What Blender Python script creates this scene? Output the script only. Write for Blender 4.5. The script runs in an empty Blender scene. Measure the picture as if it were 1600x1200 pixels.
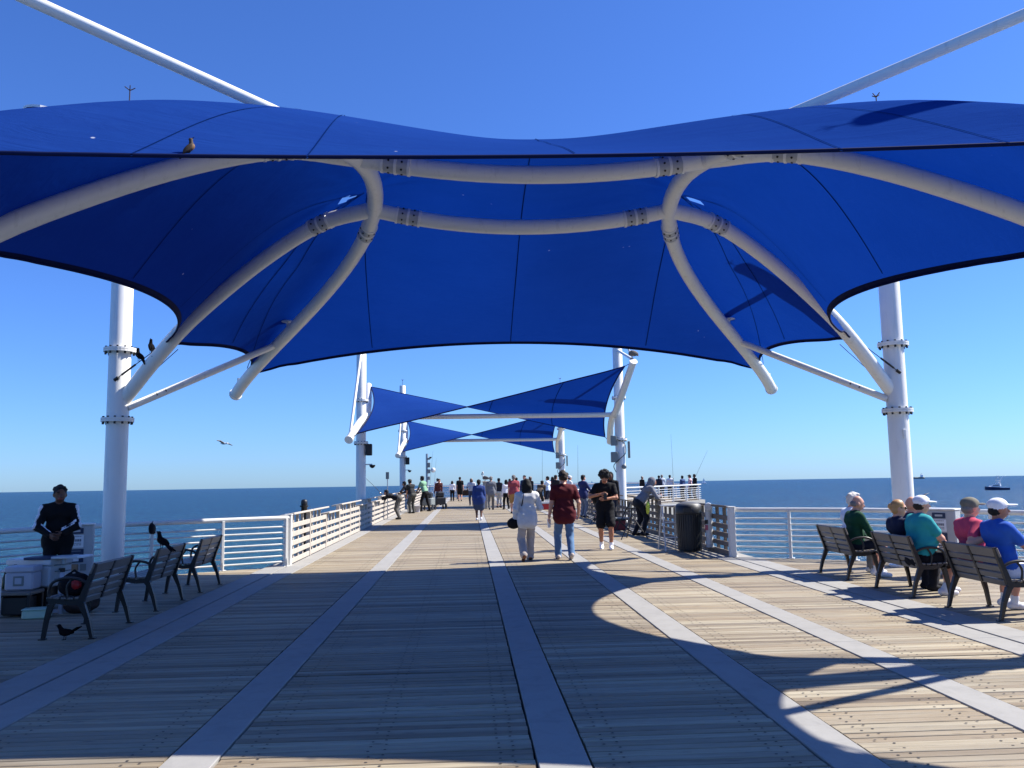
import bpy, math, random
import numpy as np
from mathutils import Vector, Matrix

random.seed(7); np.random.seed(7)
S = bpy.context.scene
COL = S.collection
R = math.radians

# ------------------------------------------------------------------ camera
F_PX, EYE = 1300.0, 1.65
def _n(v): return v / np.linalg.norm(v)
def _ray(x, y): return np.array([(x - 800) / F_PX, -(y - 600) / F_PX, -1.0])
_dY = _n(_ray(731.5, 748.0)); _d2 = _n(_ray(1731.5, 732.0))
_Z = _n(np.cross(_d2, _dY)); _Z = _Z if _Z[1] > 0 else -_Z
_X = _n(np.cross(_dY, _Z))
ROT = np.array([_X, _dY, _Z])
cam_d = bpy.data.cameras.new('camera'); cam = bpy.data.objects.new('camera', cam_d); COL.objects.link(cam)
cam_d.sensor_width = 36.0; cam_d.lens = 36.0 * F_PX / 1600.0
cam_d.clip_start = 0.05; cam_d.clip_end = 60000
M = Matrix([list(r) for r in ROT]).to_4x4(); M.translation = (0, 0, EYE)
cam.matrix_world = M
S.camera = cam

# ------------------------------------------------------------------ light
SEA_TILT = 0.0068                 # the deck climbs a little towards its end
SUN_EL, SUN_AZ = R(46.3), math.atan2(.978, .21)
world = bpy.data.worlds.new('World'); S.world = world; world.use_nodes = True
wn = world.node_tree; wn.nodes.clear()
wo = wn.nodes.new('ShaderNodeOutputWorld'); bg = wn.nodes.new('ShaderNodeBackground')
sky = wn.nodes.new('ShaderNodeTexSky'); sky.sky_type = 'NISHITA'; sky.sun_disc = False
sky.sun_elevation = SUN_EL; sky.sun_rotation = SUN_AZ
sky.altitude = 0; sky.air_density = 1.0; sky.dust_density = 0.25; sky.ozone_density = 4.0
tc = wn.nodes.new('ShaderNodeTexCoord'); mp = wn.nodes.new('ShaderNodeMapping')
mp.inputs['Rotation'].default_value = (SEA_TILT, 0, 0)
wn.links.new(tc.outputs['Generated'], mp.inputs['Vector']); wn.links.new(mp.outputs['Vector'], sky.inputs['Vector'])
tint = wn.nodes.new('ShaderNodeMix'); tint.data_type = 'RGBA'; tint.blend_type = 'MULTIPLY'
tint.inputs[0].default_value = 1.0; tint.inputs[7].default_value = (.63, 1.0, 1.76, 1)      # deep marine blue of the photographed air
wn.links.new(sky.outputs['Color'], tint.inputs[6]); wn.links.new(tint.outputs[2], bg.inputs['Color']); wn.links.new(bg.outputs['Background'], wo.inputs['Surface'])
bg.inputs['Strength'].default_value = 0.057
sun_d = bpy.data.lights.new('sun', 'SUN'); sun = bpy.data.objects.new('sun', sun_d); COL.objects.link(sun)
sun_d.energy = 5.0; sun_d.angle = R(0.55); sun_d.color = (1.0, .95, .87)
SUNDIR = Vector((.978 * math.cos(SUN_EL), .21 * math.cos(SUN_EL), math.sin(SUN_EL))).normalized()
sun.rotation_euler = SUNDIR.to_track_quat('Z', 'Y').to_euler()
S.view_settings.view_transform = 'Standard'; S.view_settings.look = 'None'
S.view_settings.exposure = 0.95; S.view_settings.gamma = 1.0
S.render.engine = 'CYCLES'
S.cycles.max_bounces = 8; S.cycles.transparent_max_bounces = 8

# ------------------------------------------------------------------ materials
def srgb(r, g, b):
    f = lambda c: (c / 255 / 12.92) if c / 255 <= .04045 else ((c / 255 + .055) / 1.055) ** 2.4
    return (f(r), f(g), f(b), 1)
class NT:
    def __init__(s, name):
        s.m = bpy.data.materials.new(name); s.m.use_nodes = True; s.t = s.m.node_tree; s.t.nodes.clear()
        s.out = s.n('ShaderNodeOutputMaterial')
    def n(s, typ, **kw):
        nd = s.t.nodes.new(typ)
        for k, v in kw.items(): setattr(nd, k, v)
        return nd
    def l(s, a, b): s.t.links.new(a, b)
    def val(s, sock, v):
        if hasattr(v, 'is_output') or isinstance(v, bpy.types.NodeSocket): s.l(v, sock)
        else: sock.default_value = v
    def math(s, op, a, b=0.0, c=0.0):
        nd = s.n('ShaderNodeMath', operation=op)
        s.val(nd.inputs[0], a); s.val(nd.inputs[1], b)
        if op in ('MULTIPLY_ADD',): s.val(nd.inputs[2], c)
        return nd.outputs[0]
    def mix(s, fac, a, b, mode='MIX'):
        nd = s.n('ShaderNodeMix', data_type='RGBA', blend_type=mode)
        s.val(nd.inputs[0], fac); s.val(nd.inputs[6], a); s.val(nd.inputs[7], b)
        return nd.outputs[2]
    def noise(s, vec, scale, detail=4, rough=.55, dist=0):
        nd = s.n('ShaderNodeTexNoise'); nd.inputs['Scale'].default_value = scale
        nd.inputs['Detail'].default_value = detail; nd.inputs['Roughness'].default_value = rough
        nd.inputs['Distortion'].default_value = dist
        if vec is not None: s.l(vec, nd.inputs['Vector'])
        return nd.outputs['Fac']
    def ramp(s, fac, stops):
        nd = s.n('ShaderNodeValToRGB'); s.l(fac, nd.inputs['Fac'])
        e = nd.color_ramp.elements
        while len(e) < len(stops): e.new(.5)
        for el, (p, c) in zip(e, stops): el.position = p; el.color = c if hasattr(c, '__len__') else (c, c, c, 1)
        return nd.outputs['Color']
    def scaled(s, vec, sc, off=None):
        nd = s.n('ShaderNodeVectorMath', operation='MULTIPLY'); s.l(vec, nd.inputs[0]); nd.inputs[1].default_value = sc
        o = nd.outputs[0]
        if off is not None:
            a = s.n('ShaderNodeVectorMath', operation='ADD'); s.l(o, a.inputs[0]); s.l(off, a.inputs[1]); o = a.outputs[0]
        return o
    def bump(s, h, strength=.3, dist=.01, nrm=None):
        nd = s.n('ShaderNodeBump'); nd.inputs['Strength'].default_value = strength; nd.inputs['Distance'].default_value = dist
        s.l(h, nd.inputs['Height'])
        if nrm is not None: s.l(nrm, nd.inputs['Normal'])
        return nd.outputs['Normal']
    def pbsdf(s, col, rough=.5, metal=0.0, nrm=None, spec=.5):
        p = s.n('ShaderNodeBsdfPrincipled'); s.val(p.inputs['Base Color'], col); s.val(p.inputs['Roughness'], rough)
        p.inputs['Metallic'].default_value = metal; p.inputs['Specular IOR Level'].default_value = spec
        if nrm is not None: s.l(nrm, p.inputs['Normal'])
        return p
    def done(s, shader): s.l(shader.outputs[0] if hasattr(shader, 'outputs') else shader, s.out.inputs['Surface']); return s.m

def simple(name, col, rough=.5, metal=0.0, var=.15, scale=6.0, bump=0.0, spec=.5, bscale=60.0):
    t = NT(name); pos = t.n('ShaderNodeNewGeometry').outputs['Position']
    a = t.noise(pos, scale, 5, .6)
    lo = tuple(c * (1 - var) for c in col[:3]) + (1,); hi = tuple(min(1, c * (1 + var)) for c in col[:3]) + (1,)
    c = t.mix(a, lo, hi)
    nrm = t.bump(t.noise(pos, bscale, 3), bump, .004) if bump else None
    return t.done(t.pbsdf(c, rough, metal, nrm, spec))

def mk_wood():
    t = NT('weathered_deck_wood'); g = t.n('ShaderNodeNewGeometry'); pos = g.outputs['Position']
    oi = t.n('ShaderNodeObjectInfo').outputs['Random']; isl = g.outputs['Random Per Island']
    rnd = t.math('FRACT', t.math('ADD', t.math('MULTIPLY', oi, 7.31), t.math('MULTIPLY', isl, 5.17)))
    off = t.n('ShaderNodeCombineXYZ'); t.l(t.math('MULTIPLY', rnd, 57.0), off.inputs[0]); t.l(t.math('MULTIPLY', rnd, 31.0), off.inputs[2])
    v1 = t.scaled(pos, (1.1, 26.0, 26.0), off.outputs[0])
    grain = t.noise(v1, 1.0, 7, .66, .7)
    v2 = t.scaled(pos, (.55, 5.0, 5.0), off.outputs[0]); big = t.noise(v2, 1.0, 4, .6, .4)
    fine = t.noise(t.scaled(pos, (4.0, 160.0, 160.0), off.outputs[0]), 1.0, 4, .6)
    base = t.ramp(rnd, [(0, srgb(118, 99, 78)), (.2, srgb(196, 172, 140)), (.4, srgb(160, 138, 112)), (.62, srgb(222, 204, 174)), (.8, srgb(146, 126, 102)), (1, srgb(206, 186, 156))])
    c = t.mix(t.math('MULTIPLY', t.ramp(grain, [(.38, 0.0), (.7, 1.0)]), .5), base, srgb(112, 96, 80))
    c = t.mix(t.math('MULTIPLY', t.ramp(big, [(.45, 0.0), (.72, 1.0)]), .55), c, srgb(214, 202, 182))
    c = t.mix(t.math('MULTIPLY', t.ramp(fine, [(.5, 0.0), (.78, 1.0)]), .35), c, srgb(92, 80, 68))
    # worn grey traffic patches and bird droppings with their own shapes
    pat = t.noise(pos, .45, 4, .6); c = t.mix(t.math('MULTIPLY', t.ramp(pat, [(.45, 0.0), (.68, 1.0)]), .30), c, srgb(158, 148, 138))
    c = t.mix(1.0, c, (.64, .665, .64, 1), 'MULTIPLY')
    vo = t.n('ShaderNodeTexVoronoi'); vo.inputs['Scale'].default_value = 1.9; t.l(pos, vo.inputs['Vector'])
    gate = t.ramp(t.noise(pos, .9, 3), [(.55, 0.0), (.62, 1.0)]); spot = t.math('MULTIPLY', t.ramp(vo.outputs['Distance'], [(.018, 1.0), (.045, 0.0)]), gate)
    c = t.mix(t.math('MULTIPLY', spot, .8), c, (.62, .61, .57, 1))
    kn = t.n('ShaderNodeTexVoronoi'); kn.inputs['Scale'].default_value = 1.0; t.l(t.scaled(pos, (2.6, 9.0, 9.0), off.outputs[0]), kn.inputs['Vector'])
    c = t.mix(t.math('MULTIPLY', t.ramp(kn.outputs['Distance'], [(.05, 1.0), (.16, 0.0)]), .55), c, (.10, .075, .05, 1))
    h = t.math('ADD', t.math('MULTIPLY', grain, .8), t.math('MULTIPLY', fine, .5))
    rough = t.math('MULTIPLY_ADD', big, .25, .50)
    return t.done(t.pbsdf(c, rough, 0, t.bump(h, .55, .006), .35))

def mk_concrete(name, col, rough=.75):
    t = NT(name); pos = t.n('ShaderNodeNewGeometry').outputs['Position']
    a = t.noise(pos, 1.3, 6, .62); b = t.noise(pos, 90, 3, .6); st = t.noise(pos, 4.5, 5, .7, .5)
    lo = tuple(c * .82 for c in col[:3]) + (1,); hi = tuple(min(1, c * 1.1) for c in col[:3]) + (1,)
    c = t.mix(a, lo, hi); c = t.mix(t.math('MULTIPLY', t.ramp(st, [(.48, 0.0), (.72, 1.0)]), .42), c, tuple(x * .62 for x in col[:3]) + (1,))
    c = t.mix(t.math('MULTIPLY', t.ramp(b, [(.5, 0.0), (.8, 1.0)]), .25), c, tuple(x * .65 for x in col[:3]) + (1,))
    return t.done(t.pbsdf(c, rough, 0, t.bump(b, .25, .004), .3))

def mk_fabric():
    t = NT('blue_shade_cloth'); g = t.n('ShaderNodeNewGeometry'); pos = g.outputs['Position']
    a = t.noise(pos, .8, 4, .6); w = t.noise(t.scaled(pos, (240, 60, 60)), 1.0, 2)
    st = t.noise(pos, 5.0, 6, .7)
    c = t.mix(a, (.009, .038, .195, 1), (.014, .050, .24, 1))
    c = t.mix(t.math('MULTIPLY', t.ramp(st, [(.56, 0.0), (.8, 1.0)]), .16), c, (.03, .09, .30, 1))
    vo = t.n('ShaderNodeTexVoronoi'); vo.inputs['Scale'].default_value = 3.2; t.l(pos, vo.inputs['Vector'])
    gate = t.ramp(t.noise(pos, 1.7, 3), [(.58, 0.0), (.63, 1.0)]); spot = t.math('MULTIPLY', t.ramp(vo.outputs['Distance'], [(.035, 1.0), (.06, 0.0)]), gate)
    c = t.mix(t.math('MULTIPLY', spot, .75), c, (.6, .62, .66, 1))
    fade = t.noise(t.scaled(pos, (.35, 2.2, 2.2)), 1.0, 5, .65); c = t.mix(t.math('MULTIPLY', t.ramp(fade, [(.42, 0.0), (.75, 1.0)]), .30), c, (.014, .062, .27, 1))
    ct = t.mix(a, (.002, .040, .33, 1), (.004, .052, .40, 1))
    wr = t.noise(t.scaled(pos, (1.2, 5.0, 3.0)), 1.0, 4, .6, .8); nrm = t.bump(w, .25, .004, t.bump(wr, .35, .05))
    d = t.pbsdf(c, .9, 0, nrm, .0)
    p2 = t.n('ShaderNodeBsdfTranslucent'); t.l(ct, p2.inputs['Color']); t.l(nrm, p2.inputs['Normal'])
    m = t.n('ShaderNodeMixShader'); m.inputs[0].default_value = .21
    t.l(d.outputs[0], m.inputs[1]); t.l(p2.outputs[0], m.inputs[2])
    return t.done(m)

def mk_sea():
    t = NT('sea_water'); pos = t.n('ShaderNodeNewGeometry').outputs['Position']
    cd = t.n('ShaderNodeVectorMath', operation='LENGTH'); t.l(pos, cd.inputs[0]); dist = cd.outputs['Value']
    n1 = t.noise(t.scaled(pos, (.10, .16, 1)), 1.0, 6, .62, .6)
    n2 = t.noise(t.scaled(pos, (.55, .9, 1)), 1.0, 6, .65, .4)
    n3 = t.noise(t.scaled(pos, (.012, .03, 1)), 1.0, 4, .6, .4)
    far = t.n('ShaderNodeMapRange'); t.l(dist, far.inputs['Value'])
    far.inputs['From Min'].default_value = 20; far.inputs['From Max'].default_value = 260
    shoal = t.mix(far.outputs[0], (.012, .066, .092, 1), (.008, .034, .086, 1))
    c = t.mix(t.ramp(n3, [(.40, 0.0), (.58, 1.0)]), shoal, t.mix(.5, shoal, (.006, .026, .080, 1)))
    c = t.mix(t.math('MULTIPLY', t.ramp(n2, [(.42, 0.0), (.66, 1.0)]), .8), c, t.mix(.6, c, (.04, .15, .22, 1)))
    crest = t.math('MULTIPLY', t.ramp(n2, [(.66, 0.0), (.74, 1.0)]), t.ramp(n1, [(.50, 0.0), (.60, 1.0)]))
    c = t.mix(t.math('MULTIPLY', crest, .55), c, (.55, .62, .66, 1))
    b1 = t.bump(n1, 1.0, 1.6); b2 = t.bump(n2, 1.0, .7, b1)
    d = t.n('ShaderNodeBsdfDiffuse'); t.l(c, d.inputs['Color']); t.l(b2, d.inputs['Normal'])
    g = t.n('ShaderNodeBsdfGlossy'); g.inputs['Roughness'].default_value = .22; g.inputs['Color'].default_value = (.9, .95, 1, 1); t.l(b2, g.inputs['Normal'])
    fr = t.n('ShaderNodeFresnel'); fr.inputs['IOR'].default_value = 1.33; t.l(b2, fr.inputs['Normal'])
    m = t.n('ShaderNodeMixShader'); t.l(t.math('MINIMUM', fr.outputs[0], .19), m.inputs[0]); t.l(d.outputs[0], m.inputs[1]); t.l(g.outputs[0], m.inputs[2])
    return t.done(m)

def mk_paint(name, col):
    t = NT(name); pos = t.n('ShaderNodeNewGeometry').outputs['Position']
    a = t.noise(pos, 1.6, 5, .6); st = t.noise(t.scaled(pos, (14, 14, 1.1)), 1.0, 5, .65); sp = t.noise(pos, 22, 4, .7)
    c = t.mix(a, tuple(x * .90 for x in col[:3]) + (1,), col)
    c = t.mix(t.math('MULTIPLY', t.ramp(st, [(.56, 0.0), (.78, 1.0)]), .35), c, srgb(150, 146, 136))
    c = t.mix(t.math('MULTIPLY', t.ramp(sp, [(.68, 0.0), (.76, 1.0)]), .5), c, srgb(138, 104, 78))
    return t.done(t.pbsdf(c, t.math('MULTIPLY_ADD', a, .25, .28), 0, t.bump(sp, .05, .003), .5))

MT = {}
def build_mats():
    MT['wood'] = mk_wood()
    MT['concrete'] = mk_concrete('pale_concrete', srgb(152, 150, 145))
    MT['beam'] = mk_concrete('grey_beam_concrete', srgb(158, 155, 147))
    MT['white'] = mk_paint('white_painted_steel', srgb(232, 231, 225))
    MT['rail_white'] = mk_paint('white_railing_paint', srgb(214, 213, 208))
    MT['rail_wood'] = simple('pale_railing_timber', srgb(176, 167, 154), .7, 0, .28, 9, .25)  # railing timber, paleness of the sunlit left side kept in the colour
    MT['rail_wood_dark'] = simple('shaded_weathered_timber', srgb(112, 101, 90), .75, 0, .35, 9, .3)  # weathered brown railing timber, darkened further for the shaded right side
    MT['cloth'] = mk_fabric()
    MT['hem'] = simple('dark_blue_webbing', (.003, .008, .05, 1), .8, 0, .2, spec=.1)
    MT['seam'] = simple('blue_seam_thread', (.003, .016, .09, 1), .9, 0, .2, spec=0.0)
    MT['steel'] = simple('galvanised_steel', (.42, .42, .42, 1), .4, .8, .2)
    MT['dark_steel'] = simple('dark_bolt_steel', (.035, .035, .035, 1), .45, .6, .2)
    MT['gap'] = simple('dark_underdeck', (.012, .011, .010, 1), .9)
    MT['screw'] = simple('rusty_screw_recess', (.03, .024, .02, 1), .7)
    MT['bench_iron'] = simple('bronze_cast_iron', (.022, .020, .019, 1), .38, .2, .2)
    MT['bench_slat'] = simple('taupe_plastic_slat', (.155, .135, .115, 1), .42, 0, .18, 7, .05)
    MT['bin'] = simple('charcoal_bin_plastic', (.010, .012, .015, 1), .45, 0, .2)
    MT['bin_lid'] = simple('weathered_bin_lid', (.10, .10, .095, 1), .5, 0, .3)
    MT['grey'] = simple('light_grey_enamel', srgb(176, 178, 178), .4, 0, .08)
    MT['grey_box'] = simple('grey_equipment_box', srgb(120, 126, 124), .45, 0, .1)
    MT['black'] = simple('black_plastic', (.008, .008, .009, 1), .4)
    MT['navy_print'] = simple('navy_print', srgb(36, 50, 78), .5, 0, .05)
    MT['white_print'] = simple('white_print', srgb(225, 228, 230), .5, 0, .03)
    MT['ink'] = simple('grey_ink', srgb(110, 118, 128), .6, 0, .05)
    MT['cool_white'] = simple('cooler_white_plastic', srgb(196, 198, 198), .35, 0, .05)
    MT['cool_grey'] = simple('cooler_grey_plastic', srgb(176, 176, 184), .4, 0, .05)
    MT['red'] = simple('red_plastic', srgb(170, 30, 34), .4, 0, .1)
    MT['mint'] = simple('pale_green_plastic', srgb(176, 200, 178), .4, 0, .05)
    MT['tan'] = simple('tan_canvas', srgb(150, 125, 98), .8, 0, .25)
    MT['brown'] = simple('dark_brown_bag', srgb(52, 34, 28), .8, 0, .3)
    MT['sea'] = mk_sea()
    MT['hull'] = simple('navy_hull', srgb(28, 44, 84), .3)
    MT['gel'] = simple('boat_white', srgb(240, 240, 240), .3)
build_mats()
_cl = {}
def cloth(r, g, b, rough=.85, var=.16):
    k = (r, g, b, rough)
    if k not in _cl: _cl[k] = simple('fabric_%02x%02x%02x' % (r, g, b), srgb(r, g, b), rough, 0, var, 14, .25, .25, 45)
    return _cl[k]
SKIN_L, SKIN_M, SKIN_D = [simple(n, srgb(*c), .5, 0, .08, 12, .08, .4, 90) for n, c in
    (('fair_skin', (206, 152, 126)), ('tan_skin', (170, 116, 88)), ('deep_skin', (96, 62, 46)))]

# ------------------------------------------------------------------ mesh helpers
class MB:
    def __init__(s): s.v = []; s.f = []; s.mi = []; s.sm = []
    def add(s, vs, fs, mi=0, smooth=False):
        o = len(s.v); s.v += [tuple(map(float, p)) for p in vs]
        for f in fs: s.f.append([i + o for i in f]); s.mi.append(mi); s.sm.append(smooth)
        return s
    def box(s, c, d, rz=0.0, mi=0, rot=None):
        hx, hy, hz = d[0] / 2, d[1] / 2, d[2] / 2
        P = [Vector((x * hx, y * hy, z * hz)) for z in (-1, 1) for y in (-1, 1) for x in (-1, 1)]
        Q = rot if rot is not None else Matrix.Rotation(rz, 3, 'Z')
        P = [Q @ p + Vector(c) for p in P]
        return s.add(P, [(0, 2, 3, 1), (4, 5, 7, 6), (0, 1, 5, 4), (2, 6, 7, 3), (0, 4, 6, 2), (1, 3, 7, 5)], mi)
    def cbox(s, c, d, ch=.01, rz=0.0, mi=0, rot=None):
        """box with chamfered edges all round"""
        hx, hy, hz = d[0] / 2, d[1] / 2, d[2] / 2; ch = min(ch, hx * .9, hy * .9, hz * .9)
        Q = rot if rot is not None else Matrix.Rotation(rz, 3, 'Z')
        def ring(z, a): 
            X, Y = hx - a, hy - a; k = ch * .999
            return [(X - k, -Y, z), (X, -Y + k, z), (X, Y - k, z), (X - k, Y, z), (-X + k, Y, z), (-X, Y - k, z), (-X, -Y + k, z), (-X + k, -Y, z)]
        L = [ring(-hz, ch), ring(-hz + ch, 0), ring(hz - ch, 0), ring(hz, ch)]
        P = [Q @ Vector(p) + Vector(c) for r in L for p in r]
        F = [tuple(range(7, -1, -1)), tuple(range(24, 32))]
        for k in range(3):
            for i in range(8): j = (i + 1) % 8; F.append((k * 8 + i, k * 8 + j, k * 8 + 8 + j, k * 8 + 8 + i))
        return s.add(P, F, mi)
    def bar(s, p0, p1, w, h, mi=0, up=(0, 0, 1), ch=0.0):
        p0, p1 = Vector(p0), Vector(p1); d = p1 - p0; L = d.length; d = d / L; u = Vector(up)
        if abs(d.dot(u)) > .98: u = Vector((0, 1, 0))
        sd = d.cross(u).normalized(); u = sd.cross(d)
        Q = Matrix((d, sd, u)).transposed()
        return (s.cbox((p0 + p1) / 2, (L, w, h), ch, mi=mi, rot=Q) if ch else s.box((p0 + p1) / 2, (L, w, h), mi=mi, rot=Q))
    def tube(s, pts, r, seg=12, cap=True, mi=0, flat=1.0):
        pts = [Vector(p) for p in pts]; n = len(pts)
        rr = r if hasattr(r, '__len__') else [r] * n
        t0 = (pts[1] - pts[0]).normalized(); u = Vector((0, 0, 1)) if abs(t0.z) < .95 else Vector((0, 1, 0))
        u = (u - t0 * u.dot(t0)).normalized(); V = []
        for i, p in enumerate(pts):
            t = (pts[min(i + 1, n - 1)] - pts[max(i - 1, 0)]).normalized()
            u = (u - t * u.dot(t)).normalized(); w = t.cross(u)
            for k in range(seg):
                a = 2 * math.pi * k / seg; V.append(p + (u * math.cos(a) * flat + w * math.sin(a)) * rr[i])
        F = [(i * seg + k, i * seg + (k + 1) % seg, (i + 1) * seg + (k + 1) % seg, (i + 1) * seg + k) for i in range(n - 1) for k in range(seg)]
        s.add(V, F, mi, True)
        if cap:
            s.add(V[:seg], [tuple(range(seg - 1, -1, -1))], mi); s.add(V[-seg:], [tuple(range(seg))], mi)
        return s
    def lathe(s, prof, seg=24, c=(0, 0, 0), mi=0, smooth=True, axis=None):
        V = []; Q = axis if axis is not None else Matrix.Identity(3)
        for (r, z) in prof:
            for k in range(seg):
                a = 2 * math.pi * k / seg; V.append(Q @ Vector((r * math.cos(a), r * math.sin(a), z)) + Vector(c))
        n = len(prof)
        s.add(V, [(i * seg + k, i * seg + (k + 1) % seg, (i + 1) * seg + (k + 1) % seg, (i + 1) * seg + k) for i in range(n - 1) for k in range(seg)], mi, smooth)
        s.add(V[:seg], [tuple(range(seg - 1, -1, -1))], mi); s.add(V[-seg:], [tuple(range(seg))], mi)
        return s
    def prism(s, poly, z0, z1, mi=0):
        n = len(poly)
        V = [(x, y, z0) for x, y in poly] + [(x, y, z1) for x, y in poly]
        F = [tuple(range(n - 1, -1, -1)), tuple(range(n, 2 * n))] + [(i, (i + 1) % n, n + (i + 1) % n, n + i) for i in range(n)]
        return s.add(V, F, mi)
    def mesh(s, name, mats):
        me = bpy.data.meshes.new(name); me.from_pydata(s.v, [], s.f)
        for m in (mats if isinstance(mats, (list, tuple)) else [mats]): me.materials.append(m)
        me.polygons.foreach_set('material_index', s.mi); me.polygons.foreach_set('use_smooth', s.sm); me.update()
        return me
    def build(s, name, mats, parent=None, loc=None, rz=None, **kw): return put(name, s.mesh(name, mats), parent, loc, rz, **kw)

def put(name, me, parent=None, loc=None, rz=None, **kw):
    o = bpy.data.objects.new(name, me); COL.objects.link(o)
    if parent is not None: o.parent = parent
    if loc is not None: o.location = loc
    if rz is not None: o.rotation_euler = (0, 0, rz)
    tag(o, **kw); return o
def tag(o, label=None, cat=None, group=None, kind=None):
    if label: o['label'] = label
    if cat: o['category'] = cat
    if group: o['group'] = group
    if kind: o['kind'] = kind
    return o
def thing(name, label, cat, loc=(0, 0, 0), rz=0.0, group=None):
    o = bpy.data.objects.new(name, None); COL.objects.link(o); o.location = loc; o.rotation_euler = (0, 0, rz)
    o.empty_display_size = .2
    return tag(o, label, cat, group)
def children(o): return [c for c in COL.objects if c.parent == o]
def copy_tree(o, parent=None, kids=None):
    c = o.copy(); COL.objects.link(c); c.parent = parent
    for ch in (kids[o] if kids else children(o)): copy_tree(ch, c, kids)
    return c
def spline(pts, n):
    """Catmull-Rom through pts, n samples"""
    P = [np.array(p, float) for p in pts]; P = [2 * P[0] - P[1]] + P + [2 * P[-1] - P[-2]]; out = []
    segs = len(P) - 3
    for i in range(n):
        u = i / (n - 1) * segs; k = min(int(u), segs - 1); t = u - k; a, b, c, d = P[k:k + 4]
        out.append(.5 * ((2 * b) + (c - a) * t + (2 * a - 5 * b + 4 * c - d) * t * t + (3 * b - a - 3 * c + d) * t ** 3))
    return out

# ================================================================== SETTING
CX = .87                                   # the pier's centre line
SEA_Z = -6.5
def sea_z(y): return SEA_Z - SEA_TILT * y
sb = MB(); RS = [0, 8, 20, 40, 80, 160, 320, 640, 1300, 2600, 5200, 10000, 20000, 30000]; NS = 72
sv = [(0, 0, sea_z(0))]
for r in RS[1:]:
    for k in range(NS):
        a = 2 * math.pi * k / NS; x, y = r * math.cos(a), r * math.sin(a); sv.append((x, y, sea_z(y)))
sf = [(0, 1 + k, 1 + (k + 1) % NS) for k in range(NS)]
for i in range(len(RS) - 2):
    o = 1 + i * NS; sf += [(o + k, o + NS + k, o + NS + (k + 1) % NS, o + (k + 1) % NS) for k in range(NS)]
sb.add(sv, sf, 0, True); sb.build('sea', MT['sea'], kind='structure')

# plan of the pier: half width of the bay with benches, the end platform on the right
RAIL_H = [(4.42, 16.85), (4.72, 16.62), (5.70, 16.08), (6.64, 15.42), (7.43, 14.70), (8.05, 13.9), (8.52, 13.0), (8.82, 12.0), (8.92, 11.15)]
RAIL_R = [(CX + h, y) for h, y in RAIL_H]
RAIL_L = [(CX - h, y) for h, y in RAIL_H]
_bayY = [22.3 - y for h, y in RAIL_H] + [y for h, y in RAIL_H[::-1][1:]]
_bayH = [h for h, y in RAIL_H] + [h for h, y in RAIL_H[::-1][1:]]
PLAT = [(5.65, 42.0), (9.6, 47.0), (16.0, 56.5), (16.0, 76.0)]
PIER_END = 76.0
def edge_l(y): return CX - (float(np.interp(y, _bayY, _bayH)) + .16 if 5.45 < y < 16.85 else 4.72)
def edge_r(y):
    if y > 42: return float(np.interp(y, [p[1] for p in PLAT], [p[0] for p in PLAT]))
    return CX + (float(np.interp(y, _bayY, _bayH)) + .16 if 5.45 < y < 16.85 else 4.72)

deck = tag(bpy.data.objects.new('deck', None), kind='structure'); COL.objects.link(deck)
# slab under the boards, seen only through the gaps, and the pale fascia at the pier's edges
ys = sorted(set([-8, -3, 5.44, 5.46, 16.84, 16.86, 42.0, 47.0, 56.5, PIER_END] + list(np.linspace(5.5, 16.8, 24))))
poly = [(edge_l(y), y) for y in ys] + [(edge_r(y), y) for y in ys[::-1]]
MB().prism(poly, -.5, -.045).build('under_slab', MT['gap'], deck)
fa = MB()
for i in range(len(poly) - 1):
    a, b = Vector(poly[i] + (0,)), Vector(poly[i + 1] + (0,))
    if (b - a).length > .02: fa.bar(a + Vector((0, 0, -.46)), b + Vector((0, 0, -.46)), .24, .88)
fa.build('edge_beam', MT['beam'], deck)
for y in range(-4, 76, 6):
    for x in (-3.2, CX, 4.95) + ((11.0,) if y > 52 else ()):
        pm = MB().tube([(0, 0, sea_z(y) - 2), (0, 0, -.5)], .38, 14).build('pile', MT['beam'], deck, (x, y, 0))

BANDS = [(-3.94, -3.575), (-3.54, -3.20), (-1.82, -1.515), (.39, .69), (2.04, 2.35), (3.51, 3.81), (4.92, 5.245), (5.28, 5.68)]
BJOINT = [-8, -3.9, 2.1, 8.2, 14.2, 20.3, 26.4, 32.5, 38.6, 44.7, 50.8, 56.9, 63, 69, PIER_END]
for bi, (x0, x1) in enumerate(BANDS):
    for a, b in zip(BJOINT[:-1], BJOINT[1:]):
        if a > 16 and bi in (0, 7):
            x0b, x1b = (x0 + .22, x1) if bi == 0 else (x0, x1 - .1)
        else: x0b, x1b = x0, x1
        MB().cbox(((x0b + x1b) / 2, (a + b) / 2, -.018), (x1b - x0b, b - a - .008, .05), .004).build('concrete_band', MT['concrete'], deck)
BAYS = [(None, -3.955), (-3.19, -1.832), (-1.503, .378), (.702, 2.028), (2.362, 3.498), (3.822, 4.908), (5.692, None)]
PITCH, BW = .0955, .0848
def board_verts(x0, x1, y, dz=0.0, tilt=0.0):
    h = BW / 2; c = .004; zt = dz
    prof = [(-h, -.036), (-h, -c), (-h + c, 0), (h - c, 0), (h, -c), (h, -.036)]
    V = [(x, y + p, zt + q + tilt * p) for x in (x0, x1) for p, q in prof]
    Fc = [(i, i + 1, 7 + i, 6 + i) for i in range(5)] + [(0, 5, 4, 3, 2, 1), (6, 7, 8, 9, 10, 11)]
    return V, Fc
rest = MB(); nears = []
y = -2.0; row = 0
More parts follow.
